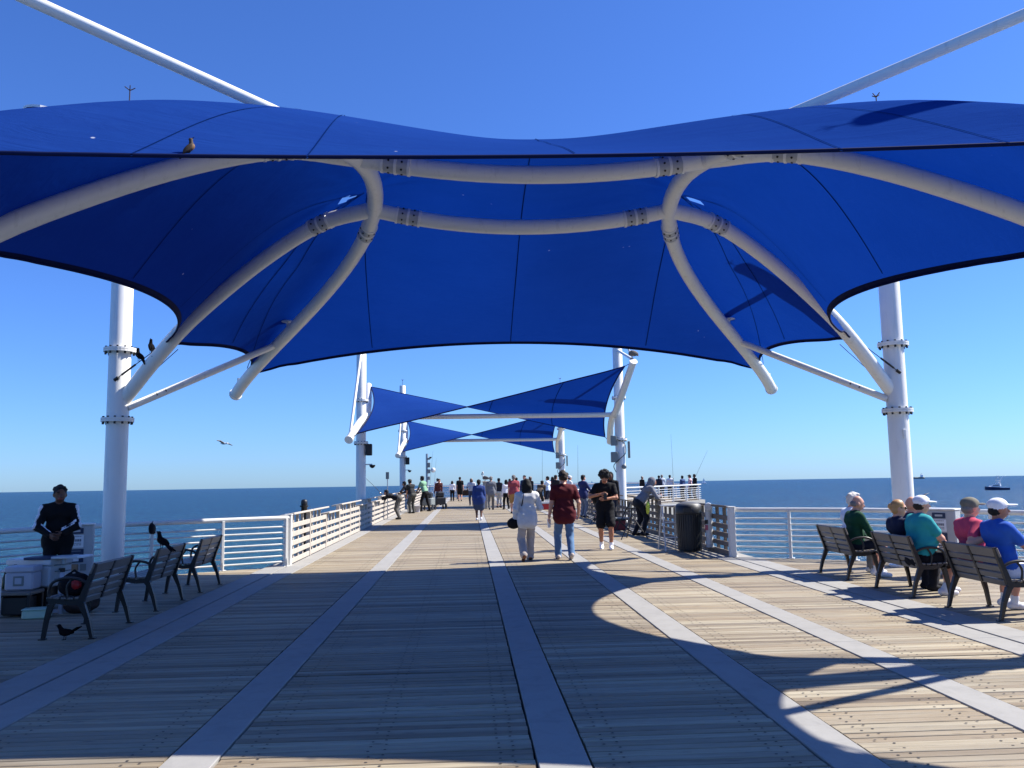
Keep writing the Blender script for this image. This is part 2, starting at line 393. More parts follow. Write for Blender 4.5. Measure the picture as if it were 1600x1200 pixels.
while y < PIER_END - .1:
    for bi, (a, b) in enumerate(BAYS):
        x0 = a if a is not None else edge_l(y) + .12; x1 = b if b is not None else edge_r(y) - .12
        if x1 - x0 < .3: continue
        dz = random.gauss(0, .0012); ti = random.gauss(0, .012)
        g0, g1 = x0 + random.uniform(0, .008), x1 - random.uniform(0, .008)
        if y > 4.25 and g1 > -.57 * y - .1 and g0 < .675 * y + .1 and len(nears) < 300:
            nears.append((g0, g1, y, dz, ti))
        else:
            rest.add(*board_verts(g0, g1, y, dz, ti))
    y += PITCH; row += 1
for (g0, g1, yy, dz, ti) in nears:
    V, Fc = board_verts(g0 - (g0 + g1) / 2, (g1 - g0) / 2, 0, 0, ti)
    MB().add(V, Fc).build('plank', MT['wood'], deck, ((g0 + g1) / 2, yy, dz))
rest.build('planking', MT['wood'], deck, kind='stuff')
# screw recesses over the joists
sc = MB(); hexa = [(math.cos(k * math.pi / 3), math.sin(k * math.pi / 3)) for k in range(6)]
JOISTS = [-7.0, -6.0, -5.0, -4.15, -3.06, -2.97, -2.06, -1.97, -1.37, -1.28, -.62, -.53, .17, .26, .82, .91, 1.80, 1.89, 2.5, 2.59, 3.26, 3.35, 3.95, 4.04, 4.70, 4.79, 5.85, 6.6, 7.4, 8.2]
y = 4.0 - (4.0 + 2.0) % PITCH + PITCH
while y < 24:
    for j, x in enumerate(JOISTS):
        if not edge_l(y) + .2 < x < edge_r(y) - .2: continue
        if random.random() < .06: continue
        ox, oy = random.gauss(0, .006), random.gauss(0, .006) + (.016 if j % 2 else -.016)
        r = .009
        sc.add([(x + ox + r * p * 1.15, y + oy + r * q, .0035) for p, q in hexa], [tuple(range(6))])
    y += PITCH
sc.build('screw_heads', MT['screw'], deck, kind='stuff')

# ------------------------------------------------------------------ metal railings round the bay
def metal_railing(label, pts, post_every, zt=.985, rods=7, top_r=.043, name='metal_railing', group=None, rail_r=.016):
    t = thing(name, label, 'railing', (pts[0][0], pts[0][1], 0), group=group); O = Vector((pts[0][0], pts[0][1], 0))
    P = [Vector((x, y, 0)) - O for x, y in pts]
    MB().tube([p + Vector((0, 0, zt - top_r)) for p in P], top_r, 12).build('top_rail', MT['rail_white'], t)
    for k in range(rods):
        z = .10 + k * (zt - .20) / rods
        MB().tube([p + Vector((0, 0, z)) for p in P], rail_r, 8).build('horizontal_rail', MT['rail_white'], t)
    # posts at equal arc length
    L = [0]
    for a, b in zip(P[:-1], P[1:]): L.append(L[-1] + (b - a).length)
    n = max(1, round(L[-1] / post_every)); pm = None
    for i in range(n + 1):
        s_ = L[-1] * i / n; s_ = min(max(s_, .06), L[-1] - .06)
        k = max(j for j in range(len(L) - 1) if L[j] <= s_); u = (s_ - L[k]) / (L[k + 1] - L[k])
        p = P[k].lerp(P[k + 1], u); d = P[k + 1] - P[k]
        if pm is None:
            m = MB(); m.cbox((0, 0, zt / 2 - .03), (.05, .10, zt - .06), .006); m.cbox((0, 0, .008), (.13, .16, .016), .004)
            m.bar((0, .06, .02), (0, .045, .16), .012, .05); pm = m.mesh('post', MT['rail_white'])
        put('post', pm, t, p, math.atan2(d.y, d.x))
    return t
near_l = [(CX - h, 22.3 - y) for h, y in RAIL_H[::-1][1:]]
near_r = [(CX + h, 22.3 - y) for h, y in RAIL_H[::-1][1:]]
metal_railing('white metal railing curving round the left bay behind the empty benches', [tuple(p[:2]) for p in spline(RAIL_L + near_l, 60)], 1.3)
metal_railing('white metal railing curving round the right bay behind the seated people', [tuple(p[:2]) for p in spline(RAIL_R + near_r, 60)], 1.15)
metal_railing('distant white metal railing round the wide platform at the right of the pier end', [(5.5, 42.2)] + [(p[0] - .12, p[1] + .1) for p in PLAT[1:3]] + [(15.88, 75.8)], 2.4, zt=1.05, rods=6)
metal_railing('distant white metal railing across the far end of the pier', [(-3.6, 75.7), (2, 75.8), (9, 75.8), (15.7, 75.9)], 2.4, zt=1.05, rods=6)

# ------------------------------------------------------------------ timber railings
def timber_railing(label, x, y0, y1, out, wood):
    t = thing('timber_railing', label, 'railing', (x, y0, 0))
    L = 2.12; n = int((y1 - y0) / L); me = {}
    def m(key, fn):
        if key not in me: b = MB(); fn(b); me[key] = b.mesh(key[0], MT[wood])
        return me[key]
    pat = 'HHLHHLHLHHHLHHLHLHHLHHLHHLHH'
    for i in range(n):
        hi = pat[i % len(pat)] == 'H'; top = .97 if hi else .82; yb = i * L
        put('end_post', m(('end_post', hi), lambda b: b.cbox((0, 0, top / 2), (.10, .09, top), .008)), t, (out * .03, yb + .05, 0))
        for k in range(3):
            put('batten', m(('batten', hi), lambda b: b.box((0, 0, top / 2), (.05, .09, top - .02))), t, (out * .055, yb + .55 + k * .5, 0))
        ns = 5 if hi else 4
        for k in range(ns):
            put('slat', m(('slat', 0), lambda b: b.cbox((0, 0, 0), (.036, L - .13, .098), .006)), t, (random.uniform(-.004, .004), yb + L / 2 + .02, .062 + k * .176))
        c = put('cap', m(('cap', 0), lambda b: b.cbox((0, 0, 0), (.30, L - .05, .04), .008)), t, (out * .06, yb + L / 2 + .02, top + .015))
        c.rotation_euler = (0, -out * R(9) * -1, 0)
    return t
timber_railing('sunlit pale timber slat railing along the left side of the pier', -3.56, 16.98, 75.5, -1, 'rail_wood')
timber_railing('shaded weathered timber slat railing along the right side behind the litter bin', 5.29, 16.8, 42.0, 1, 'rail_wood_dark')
for sx, xx, yy, lab in ((-1, -3.56, 16.9, 'white square end post where the left slat railing meets the metal railing'),
                        (1, 5.29, 16.72, 'white square end post where the right slat railing meets the metal railing')):
    p = thing('railing_post', lab, 'post', (xx, yy, 0))
    MB().cbox((0, 0, .495), (.13, .13, .99), .012).build('shaft', MT['rail_white'], p)
    MB().cbox((0, 0, 1.0), (.15, .15, .02), .006).build('cap', MT['rail_white'], p)

# ================================================================== CANOPIES
def poly_even(ts, vs, deg=3):
    A = np.array([[t ** (2 * k) for k in range(deg + 1)] for t in ts]); return np.linalg.lstsq(A, np.array(vs), rcond=None)[0]
def ev_even(c, t): return sum(ck * t ** (2 * k) for k, ck in enumerate(c))
_t = [0, 1.1, 2.55, 3.85, 5.1, 6.5]
CH = poly_even(_t, [2.13, 2.27, 2.73, 3.57, 4.58, 5.73]); CZ = poly_even(_t, [5.72, 5.70, 5.35, 4.89, 4.27, 3.48])
YC, NEARK = 11.15, .955
def bow(t): return ev_even(CH, abs(t)), YC + (t if t >= 0 else t * NEARK), ev_even(CZ, abs(t)) + (.14 * max(0, -t - 3.2) / 3.3)
MAST_H, MAST_YF, MAST_YN = 6.83, 14.5, 7.8
A_S = [0, .145, .30, .57, .81, 1.0]; A_Z = [3.1, 3.76, 4.36, 5.13, 5.61, 5.70]
def arch(s, far=True):
    y0, y1 = (MAST_YF, 12.25) if far else (MAST_YN, 10.2)
    pz = spline([(a, z, 0) for a, z in zip(A_S, A_Z)], 200)
    z = float(np.interp(s, [p[0] for p in pz], [p[1] for p in pz]))
    return MAST_H - .1 - (MAST_H - .1 - 2.27) * s, y0 + (y1 - y0) * s, z

# fabric outline in (half width, y, z); the eight corners and the hollow edges between them
P2F, P1F, P1N, P2N = (5.42, 17.30, 3.86), (6.02, 14.2, 3.98), (6.02, 8.1, 3.98), (5.42, 5.15, 3.96)
def hollow(a, b, mid, n):
    a, b, mid = map(lambda q: np.array(q, float), (a, b, mid)); c = 2 * mid - (a + b) / 2
    return [(1 - u) ** 2 * a + 2 * u * (1 - u) * c + u * u * b for u in np.linspace(0, 1, n + 1)[:-1]]
def mir(p): return (-p[0], p[1], p[2])
outline = []
outline += hollow(mir(P2F), P2F, (0, 16.35, 4.33), 60)
outline += hollow(P2F, P1F, (5.12, 15.75, 4.12), 24)
outline += hollow(P1F, P1N, (4.46, 11.1, 4.10), 60)
outline += hollow(P1N, P2N, (5.12, 6.7, 4.12), 24)
P2NL = (-5.42, 5.15, 3.76)
outline += hollow(P2N, P2NL, (0, 6.28, 4.18), 60)
outline += hollow(P2NL, mir(P1N), (-5.12, 6.7, 4.12), 24)
outline += hollow(mir(P1N), mir(P1F), (-4.95, 11.1, 4.10), 60)
outline += hollow(mir(P1F), mir(P2F), (-5.12, 15.75, 4.12), 24)
OUT = np.array(outline)
ctl = [tuple(p) for p in OUT[::3]]
for sg in (-1, 1):
    for t in np.linspace(-5.5, 5.5, 23):
        h, yy, z = bow(t); off = (.33 if t > -1.5 or sg > 0 else .27) - .12 * max(0, -t - 3.2) / 3.3 - .12 * max(0, (abs(t) - 4.2) / 1.3)
        ctl.append((sg * h, yy, z + off))
    for far in (True, False):
        for s in (.3, .45, .6, .75, .88):
            h, yy, z = arch(s, far); ctl.append((sg * h, yy, z + .10 + .18 * s * s))
        if far:
          for q in ((4.75, 14.06, 4.76), (3.70, 13.85, 5.26), (5.35, 14.3, 4.36)): ctl.append((sg * q[0], q[1], q[2]))
ctl += [(0, 10.2, 5.92), (0, 9.3, 5.55), (0, 12.25, 5.76), (0, 11.2, 5.88), (0, 8.0, 4.97), (0, 14.2, 5.13)]
CT = np.array(ctl)
def tps_k(r2): return np.where(r2 > 1e-12, r2 * np.log(np.maximum(r2, 1e-12)), 0.0)
_N = len(CT); _d = CT[:, None, :2] - CT[None, :, :2]
_K = tps_k((_d ** 2).sum(-1)) + np.eye(_N) * .02
_A = np.zeros((_N + 3, _N + 3)); _A[:_N, :_N] = _K; _A[:_N, _N] = 1; _A[:_N, _N + 1:] = CT[:, :2]; _A[_N, :_N] = 1; _A[_N + 1:, :_N] = CT[:, :2].T
_W = np.linalg.solve(_A, np.concatenate([CT[:, 2], [0, 0, 0]]))
def cz(hx, yy):
    hx, yy = np.atleast_1d(np.array(hx, float)), np.atleast_1d(np.array(yy, float))
    r2 = (hx[:, None] - CT[None, :, 0]) ** 2 + (yy[:, None] - CT[None, :, 1]) ** 2
    return tps_k(r2) @ _W[:_N] + _W[_N] + _W[_N + 1] * hx + _W[_N + 2] * yy

can = thing('shade_canopy', 'large blue shade sail canopy on white curved ribs over the near bay', 'canopy', (CX, YC, 0))
O3 = Vector((0, YC, 0))
def loc(p): return Vector((p[0], p[1], p[2])) - O3
NR = 44; NB = len(OUT); cen = np.array([0, 11.2])
rs = np.linspace(0, 1, NR + 1)[1:]
GX = np.concatenate([[0], (cen[0] + (OUT[:, 0] - cen[0])[None, :] * rs[:, None]).ravel()])
GY = np.concatenate([[11.2], (cen[1] + (OUT[:, 1] - cen[1])[None, :] * rs[:, None]).ravel()])
GZ = cz(GX, GY); 
# light wrinkles running into the nodes
for sg in (-1, 1):
    for yn in (10.2, 12.25):
        dx, dy = GX - sg * 2.4, GY - yn; r = np.hypot(dx, dy); an = np.arctan2(dy, dx)
        GZ += .020 * np.sin(an * 13 + 1.3 * sg) * np.exp(-((r - .55) / .42) ** 2)
fv = [(x, yv - YC, z) for x, yv, z in zip(GX, GY, GZ)]
ff = [(0, 1 + k, 1 + (k + 1) % NB) for k in range(NB)]
for i in range(NR - 1):
    o = 1 + i * NB; ff += [(o + k, o + NB + k, o + NB + (k + 1) % NB, o + (k + 1) % NB) for k in range(NB)]
# slots where the ribs' brackets come through
slots = []
for sg in (-1, 1):
    for far in (True, False):
        h, yy, z = arch(.90, far); h2, y2, _ = arch(.75, far); slots.append((sg * h, yy, sg * (h2 - h), y2 - yy, .15, .035))
        h, yy, z = arch(.22, far); slots.append((sg * h, yy, sg * 1.0, (yy - YC) * .3, .16, .04))
keep = []
FV = np.array(fv)
for f in ff:
    c = FV[list(f)].mean(0); ok = True
    for (sx, sy, ux, uy, la, lb) in slots:
        L = math.hypot(ux, uy); dx, dy = c[0] - sx, c[1] + YC - sy
        a, b = (dx * ux + dy * uy) / L, (-dx * uy + dy * ux) / L
        if (a / la) ** 2 + (b / lb) ** 2 < 1: ok = False; break
    if ok: keep.append(f)
fab = MB().add(fv, keep, 0, True).build('fabric', MT['cloth'], can)
def strip(line, w, name, mat, dz, mb=None):
    """flat ribbon that follows the fabric along a plan line"""
    L = np.array(line); T = np.gradient(L, axis=0); T /= np.linalg.norm(T, axis=1)[:, None]; N = np.stack([-T[:, 1], T[:, 0]], 1)
    A, B = L + N * w / 2, L - N * w / 2; za, zb = cz(A[:, 0], A[:, 1]), cz(B[:, 0], B[:, 1]); n = len(L)
    V = [(a[0], a[1] - YC, z + dz) for a, z in zip(A, za)] + [(b[0], b[1] - YC, z + dz) for b, z in zip(B, zb)]
    return (mb or MB()).add(V, [(i, i + 1, n + i + 1, n + i) for i in range(n - 1)], 0, True)
def seam(p, q, bend=0.0):
    p, q = np.array(p, float), np.array(q, float); n = np.array([-(q - p)[1], (q - p)[0]])
    u = np.linspace(0, 1, 24)[:, None]; line = p + (q - p) * u + n * bend * 4 * u * (1 - u)
    b = strip(line, .011, 'seam', None, -.010); b = strip(line, .011, 'seam', None, .008, b)
    b.build('seam', MT['seam'], fab)
seam((0, 6.3), (0, 16.33))
for sg in (-1, 1):
    seam((sg * 2.05, 6.05), (sg * 2.35, 10.2), .02 * sg); seam((sg * 2.35, 12.3), (sg * 2.75, 16.5), -.02 * sg)
    seam((sg * 2.4, 12.3), (sg * 5.3, 16.9), -.05 * sg); seam((sg * 2.4, 10.15), (sg * 5.3, 5.6), .05 * sg)
    seam((sg * 2.45, 12.35), (sg * (4.50 if sg > 0 else 4.96), 11.95), .06 * sg); seam((sg * 2.45, 10.1), (sg * (4.50 if sg > 0 else 4.96), 10.25), -.06 * sg)
    seam((sg * 2.5, 12.4), (sg * 5.15, 15.3), -.04 * sg); seam((sg * 3.25, 5.85), (sg * 2.42, 10.0), .03 * sg)
# hem: a doubled dark border and the cord in it
hb = MB(); inn = cen + (OUT[:, :2] - cen) * (1 - .05 / np.linalg.norm(OUT[:, :2] - cen, axis=1))[:, None]
zi = cz(inn[:, 0], inn[:, 1]) - .010; zo = cz(OUT[:, 0], OUT[:, 1]) - .010
hb.add([(a[0], a[1] - YC, z) for a, z in zip(OUT[:, :2], zo)] + [(a[0], a[1] - YC, z) for a, z in zip(inn, zi)],
       [(k, (k + 1) % NB, NB + (k + 1) % NB, NB + k) for k in range(NB)], 0, True)
hb.tube([(p[0], p[1] - YC, z - .004) for p, z in zip(np.vstack([OUT, OUT[:1]])[:, :2], np.append(zo, zo[0]))], .016, 8)
hb.build('hem', MT['hem'], fab)

def sleeve(c, d, r, parent):
    """bolted splice in a rib: three rings and bolts"""
    d = Vector(d).normalized(); Q = d.to_track_quat('Z', 'Y').to_matrix(); m = MB()
    for o in (-.17, 0, .17): m.lathe([(r, -.020), (r + .015, -.016), (r + .015, .016), (r, .020)], 20, Vector(c) + d * o, 0, False, Q)
    m.lathe([(r + .006, -.16), (r + .006, .16)], 20, Vector(c), 2, True, Q)
    for o in (-.085, .085):
        for k in range(8):
            a = k * math.pi / 4; q = Q @ Vector((math.cos(a), math.sin(a), 0)); m.tube([Vector(c) + d * o + q * (r + .003), Vector(c) + d * o + q * (r + .016)], .014, 8, mi=1)
    m.build('joint_sleeve', [MT['white'], MT['dark_steel'], MT['grey']], parent)
RR = .118
for sg in (-1, 1):
    n = 48; ts = np.linspace(6.5, -6.5, n); pts = []
    for t in ts:
        h, yy, z = bow(t); pts.append(loc((sg * h, yy, z)))
    br = MB().tube(pts, RR * .98, 18).build('bow_rib', MT['white'], can)
    for e in (0, -1):
        d = (pts[e] - pts[1 if e == 0 else -2]).normalized()
        MB().lathe([(RR + .012, -.03), (RR + .012, .015)], 18, pts[e], 0, False, d.to_track_quat('Z', 'Y').to_matrix()).build('end_plate', MT['white'], br)
        q = pts[e] - d * .25; MB().tube([q + Vector((0, 0, RR * .6)), q + Vector((0, 0, RR + .10))], .05, 10).build('fixing_lug', MT['white'], br)
    for t in (1.75, -1.75):
        h, yy, z = bow(t); h2, y2, z2 = bow(t + .1); sleeve(loc((sg * h, yy, z)), loc((sg * h2, y2, z2)) - loc((sg * h, yy, z)), RR * .98, br)
    for t in (4.75, -4.75):          # post that holds the cloth off the bow rib
        h, yy, z = bow(t); p0 = loc((sg * h, yy, z)); zc = float(cz(sg * h, yy)[0]); m = MB()
        m.tube([p0 + Vector((0, 0, .08)), Vector((p0.x, p0.y, zc - .03))], .035, 10)
        m.lathe([(.13, -.02), (.13, 0.0)], 16, (p0.x, p0.y, zc - .03), 0, False); m.build('fabric_post', MT['white'], can)
for far in (True, False):
    L_ = [arch(s, far) for s in np.linspace(0, 1, 22)]
    sag = .24; mid = [((2.27 * (1 - 2 * u)), L_[-1][1] + (.10 if far else -.06) * 4 * u * (1 - u), L_[-1][2] - sag * 4 * u * (1 - u)) for u in np.linspace(0, 1, 18)]
    for sg in (-1, 1):
        pts = [loc((sg * h, yy, z)) for h, yy, z in L_]
        a = MB().tube(pts, RR, 18).build('arch_rib', MT['white'], can)
        sleeve(pts[17], pts[18] - pts[16], RR, a)
        # strut from the mast up to the bow rib
        t = 5.05 if far else -5.05; h, yy, z = bow(t); ym = MAST_YF if far else MAST_YN
        p0, p1 = loc((sg * (MAST_H - .16), ym, 2.95)), loc((sg * (h + .02), yy, z)); d = (p1 - p0).normalized()
        st = MB().tube([p0, p1], .062, 14).build('strut', MT['white'], can)
        m = MB()
        for o in (.55, .72):
            q = p0 + d * o; m.tube([q + Vector((0, -.07, 0)), q + Vector((0, .07, 0))], .024, 8)
        m.build('bolt', MT['dark_steel'], st)
        # stay cables from the fabric corner to the mast
        pc = P1F if far else P1N; c0 = loc((sg * pc[0], pc[1], pc[2])); c1 = loc((sg * (MAST_H - .02), ym - .18, 3.42)); d = (c1 - c0).normalized()
        m = MB().tube([c0, c1], .008, 6); m.tube([c1 - d * .42, c1 - d * .12], .018, 8); m.tube([c1 - d * .05, c1 + d * .03], .03, 8)
        m.tube([loc((sg * (pc[0] - .15), pc[1] + (.35 if far else -.35), pc[2] - .02)), loc((sg * (MAST_H - .5), ym + (.1 if far else -.1), 3.55))], .007, 6)
        m.build('stay_cable', MT['dark_steel'], can)
    pm = [loc(p) for p in mid]; pm = [p for p in pm]
    cr = MB().tube(pm, RR * .96, 18).build('cross_rib', MT['white'], can)
    for i in (2, 15): sleeve(pm[i], pm[i + 1] - pm[i - 1], RR * .96, cr)
def mast(parent, x, y, h, r=.178, spike=True, fl=(2.74, 3.94), gear=None):
    m = MB().lathe([(r, 0), (r, h - .02), (r * .9, h)], 28, (0, 0, 0))
    o = m.build('mast', MT['white'], parent, (x, y, 0))
    for z in fl:
        m = MB().lathe([(r, -.035), (r + .085, -.035), (r + .085, -.004), (r + .075, -.004), (r + .075, .004), (r + .085, .004), (r + .085, .035), (r, .035)], 28, (0, 0, z), 0, False)
        for k in range(12):
            a = k * math.pi / 6 + .2; m.tube([((r + .052) * math.cos(a), (r + .052) * math.sin(a), z - .075), ((r + .052) * math.cos(a), (r + .052) * math.sin(a), z + .06)], .018, 6, mi=1)
        m.build('flange', [MT['white'], MT['dark_steel']], o)
    m = MB().lathe([(r + .13, 0), (r + .13, .03), (r, .035)], 24, (0, 0, .002), 0, False); m.build('base_plate', MT['white'], o)
    if spike:
        m = MB().tube([(0, 0, h), (0, 0, h + .34)], .010, 6)
        for k in range(4):
            a = k * math.pi / 2 + .4; m.tube([(0, 0, h + .31), (.085 * math.cos(a), .085 * math.sin(a), h + .37)], .009, 6)
        m.build('bird_spike', MT['brown'], o)
    return o
for sg in (-1, 1):
    for ym in (MAST_YF, MAST_YN):
        o = mast(can, sg * MAST_H, ym - YC, 8.32 if ym > 10 else 9.15)
        if sg > 0: MB().cbox((0, -.19, 2.32), (.05, .03, .16), .006).build('junction_plate', MT['white'], o)
    h, yy, z = arch(1.0, False)
    MB().tube([loc((sg * (MAST_H - .1), MAST_YN, 7.10)), loc((sg * h, yy, 5.84))], .068, 14).build('tie_rod', MT['white'], can)
    h, yy, z = bow(4.75)
    MB().tube([loc((sg * (MAST_H - .1), MAST_YF, 7.25)), loc((sg * h, yy, float(cz(sg * h, yy)[0]) + .06))], .06, 14).build('tie_rod', MT['white'], can)

def twisted_canopy(label, y0):
    c = thing('sail_canopy', label, 'canopy', (CX, y0, 0))
    W = 4.62; A = (-W, 1.95, 5.25); B = (-W + .05, -2.3, 3.22); C = (W - .05, -2.3, 5.42); D = (W - .1, 1.95, 3.18)
    A, B, C, D = map(np.array, (A, B, C, D)); n = 26; V = []
    for j in range(n + 1):
        v = j / n
        for i in range(n + 1):
            u = i / n; p = (1 - u) * (1 - v) * B + u * (1 - v) * C + (1 - u) * v * A + u * v * D
            p = p + np.array([0, (1 - 2 * v) * .42 * 4 * u * (1 - u), 0]) + np.array([(1 - 2 * u) * .30 * 4 * v * (1 - v), 0, 0])
            p[2] += .02 * math.sin(u * 19 + v * 7) * (abs(2 * u - 1) ** 3)
            V.append(p)
    F = [(j * (n + 1) + i, j * (n + 1) + i + 1, (j + 1) * (n + 1) + i + 1, (j + 1) * (n + 1) + i) for j in range(n) for i in range(n)]
    f = MB().add(V, F, 0, True).build('fabric', MT['cloth'], c)
    G = lambda i, j: V[j * (n + 1) + i]
    ring = [G(i, 0) for i in range(n)] + [G(n, j) for j in range(n)] + [G(n - i, n) for i in range(n)] + [G(0, n - j) for j in range(n)] + [G(0, 0)]
    MB().tube(ring, .022, 6, False).build('hem', MT['hem'], f)
    for i in (6, 13, 20): MB().tube([G(i, j) + np.array([0, 0, -.012]) for j in range(n + 1)], .012, 5, False).build('seam', MT['seam'], f)
    MB().tube([(-W - .05, 0, 3.92), (W + .05, 0, 3.92)], .09, 14).build('cross_pipe', MT['white'], c)
    for sg, hi_front in ((-1, False), (1, True)):
        mo = mast(c, sg * (W + .12), 0, 7.25, .178, True, (3.0, 4.55))
        zf, zb = (5.55, 3.0) if hi_front else (3.0, 5.35)
        bend = [(sg * (W + .20), -2.55, zf), (sg * (W + .02), -1.5, 4.1 + (zf - 4.2) * .42), (sg * (W - .08), -.25, 3.95), (sg * (W - .05), .3, 3.95), (sg * W, 1.2, 4.1 + (zb - 4.2) * .42), (sg * (W + .12), 2.2, zb)]
        pts = spline(bend, 22); rb = MB().tube(pts, .125, 14).build('bow_rib', MT['white'], c)
        MB().lathe([(.145, -.03), (.145, .015)], 16, Vector(pts[0]), 0, False, Vector(pts[0] - pts[1]).to_track_quat('Z', 'Y').to_matrix()).build('end_plate', MT['white'], rb)
        MB().tube([(sg * (W + .12), -.14, 6.3), tuple(pts[0] + np.array([0, .25, .12]))], .05, 10).build('tie_rod', MT['white'], c)
        for k in (0, -1):
            cor = {(-1, 0): B, (-1, -1): A, (1, 0): C, (1, -1): D}[(sg, k)]
            MB().tube([tuple(cor), tuple(pts[k] * .8 + np.array(cor) * .2)], .012, 6).build('stay_cable', MT['dark_steel'], c)
        # equipment strapped to the mast
        if sg > 0:
            for (x, yv, z, d) in ((-.27, -.16, 2.95, (.20, .16, .36)), (.30, -.12, 2.62, (.08, .12, .62)), (-.26, -.18, 2.35, (.24, .18, .38))):
                MB().cbox((x, yv, z), d, .015).build('equipment_box', MT['grey_box'], mo)
            MB().tube(spline([(-.15, -.22, 3.0), (.1, -.3, 2.85), (.14, -.28, 2.5), (-.05, -.26, 2.3), (-.3, -.26, 2.05), (-.22, -.24, 1.8)], 20), .014, 6).build('cable', MT['black'], mo)
            MB().lathe([(.02, -.04), (.09, -.04), (.09, .02), (.05, .05)], 14, (.08, -.25, 2.0), 0, True, Matrix.Rotation(R(90), 3, 'X')).build('camera_dome', MT['grey_box'], mo)
        else:
            MB().cbox((.30, -.10, 2.75), (.22, .2, .42), .02).build('loudspeaker', MT['dark_steel'], mo)
            m = MB().tube([(.15, -.05, 2.22), (.42, -.1, 2.22)], .022, 8); m.lathe([(.11, 0), (.10, -.05), (.06, -.10), (.01, -.12)], 14, (.42, -.1, 2.2), 1); m.build('camera_dome', [MT['white'], MT['black']], mo)
    return c
twisted_canopy('nearer of the two twisted blue sail canopies spanning the walkway, pelican on its right tip', 30.5)
twisted_canopy('farther and smaller of the two twisted blue sail canopies spanning the walkway', 49.8)
# ================================================================== BODIES (people, birds): one continuous surface from a distance field
def surface_nets(D, org, h):
    s = D < 0
    c = np.zeros(tuple(n - 1 for n in D.shape), np.int8)
    for a in (0, 1):
        for b in (0, 1):
            for d in (0, 1): c += s[a:D.shape[0] - 1 + a, b:D.shape[1] - 1 + b, d:D.shape[2] - 1 + d]
    act = (c > 0) & (c < 8); I = np.argwhere(act); idx = -np.ones(act.shape, np.int64); idx[act] = np.arange(len(I))
    acc = np.zeros((len(I), 3)); cnt = np.zeros(len(I))
    for ax in range(3):
        o1, o2 = [k for k in range(3) if k != ax]
        for a in (0, 1):
            for b in (0, 1):
                p = I.copy(); p[:, o1] += a; p[:, o2] += b; q = p.copy(); q[:, ax] += 1
                da, db = D[p[:, 0], p[:, 1], p[:, 2]], D[q[:, 0], q[:, 1], q[:, 2]]
                cr = (da < 0) != (db < 0); t = da[cr] / (da[cr] - db[cr])
                pp = p[cr].astype(float); pp[:, ax] += t; acc[cr] += pp; cnt[cr] += 1
    V = acc / cnt[:, None] * h + org; F = []
    for ax in range(3):
        o1, o2 = [(1, 2), (2, 0), (0, 1)][ax]
        A = np.moveaxis(s, ax, 0)
        sl0 = [slice(None)] * 3; sl1 = [slice(None)] * 3; sl0[ax] = slice(0, -1); sl1[ax] = slice(1, None)
        a, b = s[tuple(sl0)], s[tuple(sl1)]; e = np.argwhere(a != b)
        e = e[(e[:, o1] > 0) & (e[:, o2] > 0) & (e[:, o1] < D.shape[o1] - 1) & (e[:, o2] < D.shape[o2] - 1)]
        sg = a[e[:, 0], e[:, 1], e[:, 2]]
        def cell(da, db):
            k = e.copy(); k[:, o1] -= da; k[:, o2] -= db; return idx[k[:, 0], k[:, 1], k[:, 2]]
        q = np.stack([cell(1, 1), cell(0, 1), cell(0, 0), cell(1, 0)], 1)
        q[~sg] = q[~sg][:, ::-1]; F.append(q)
    return V, np.concatenate(F)

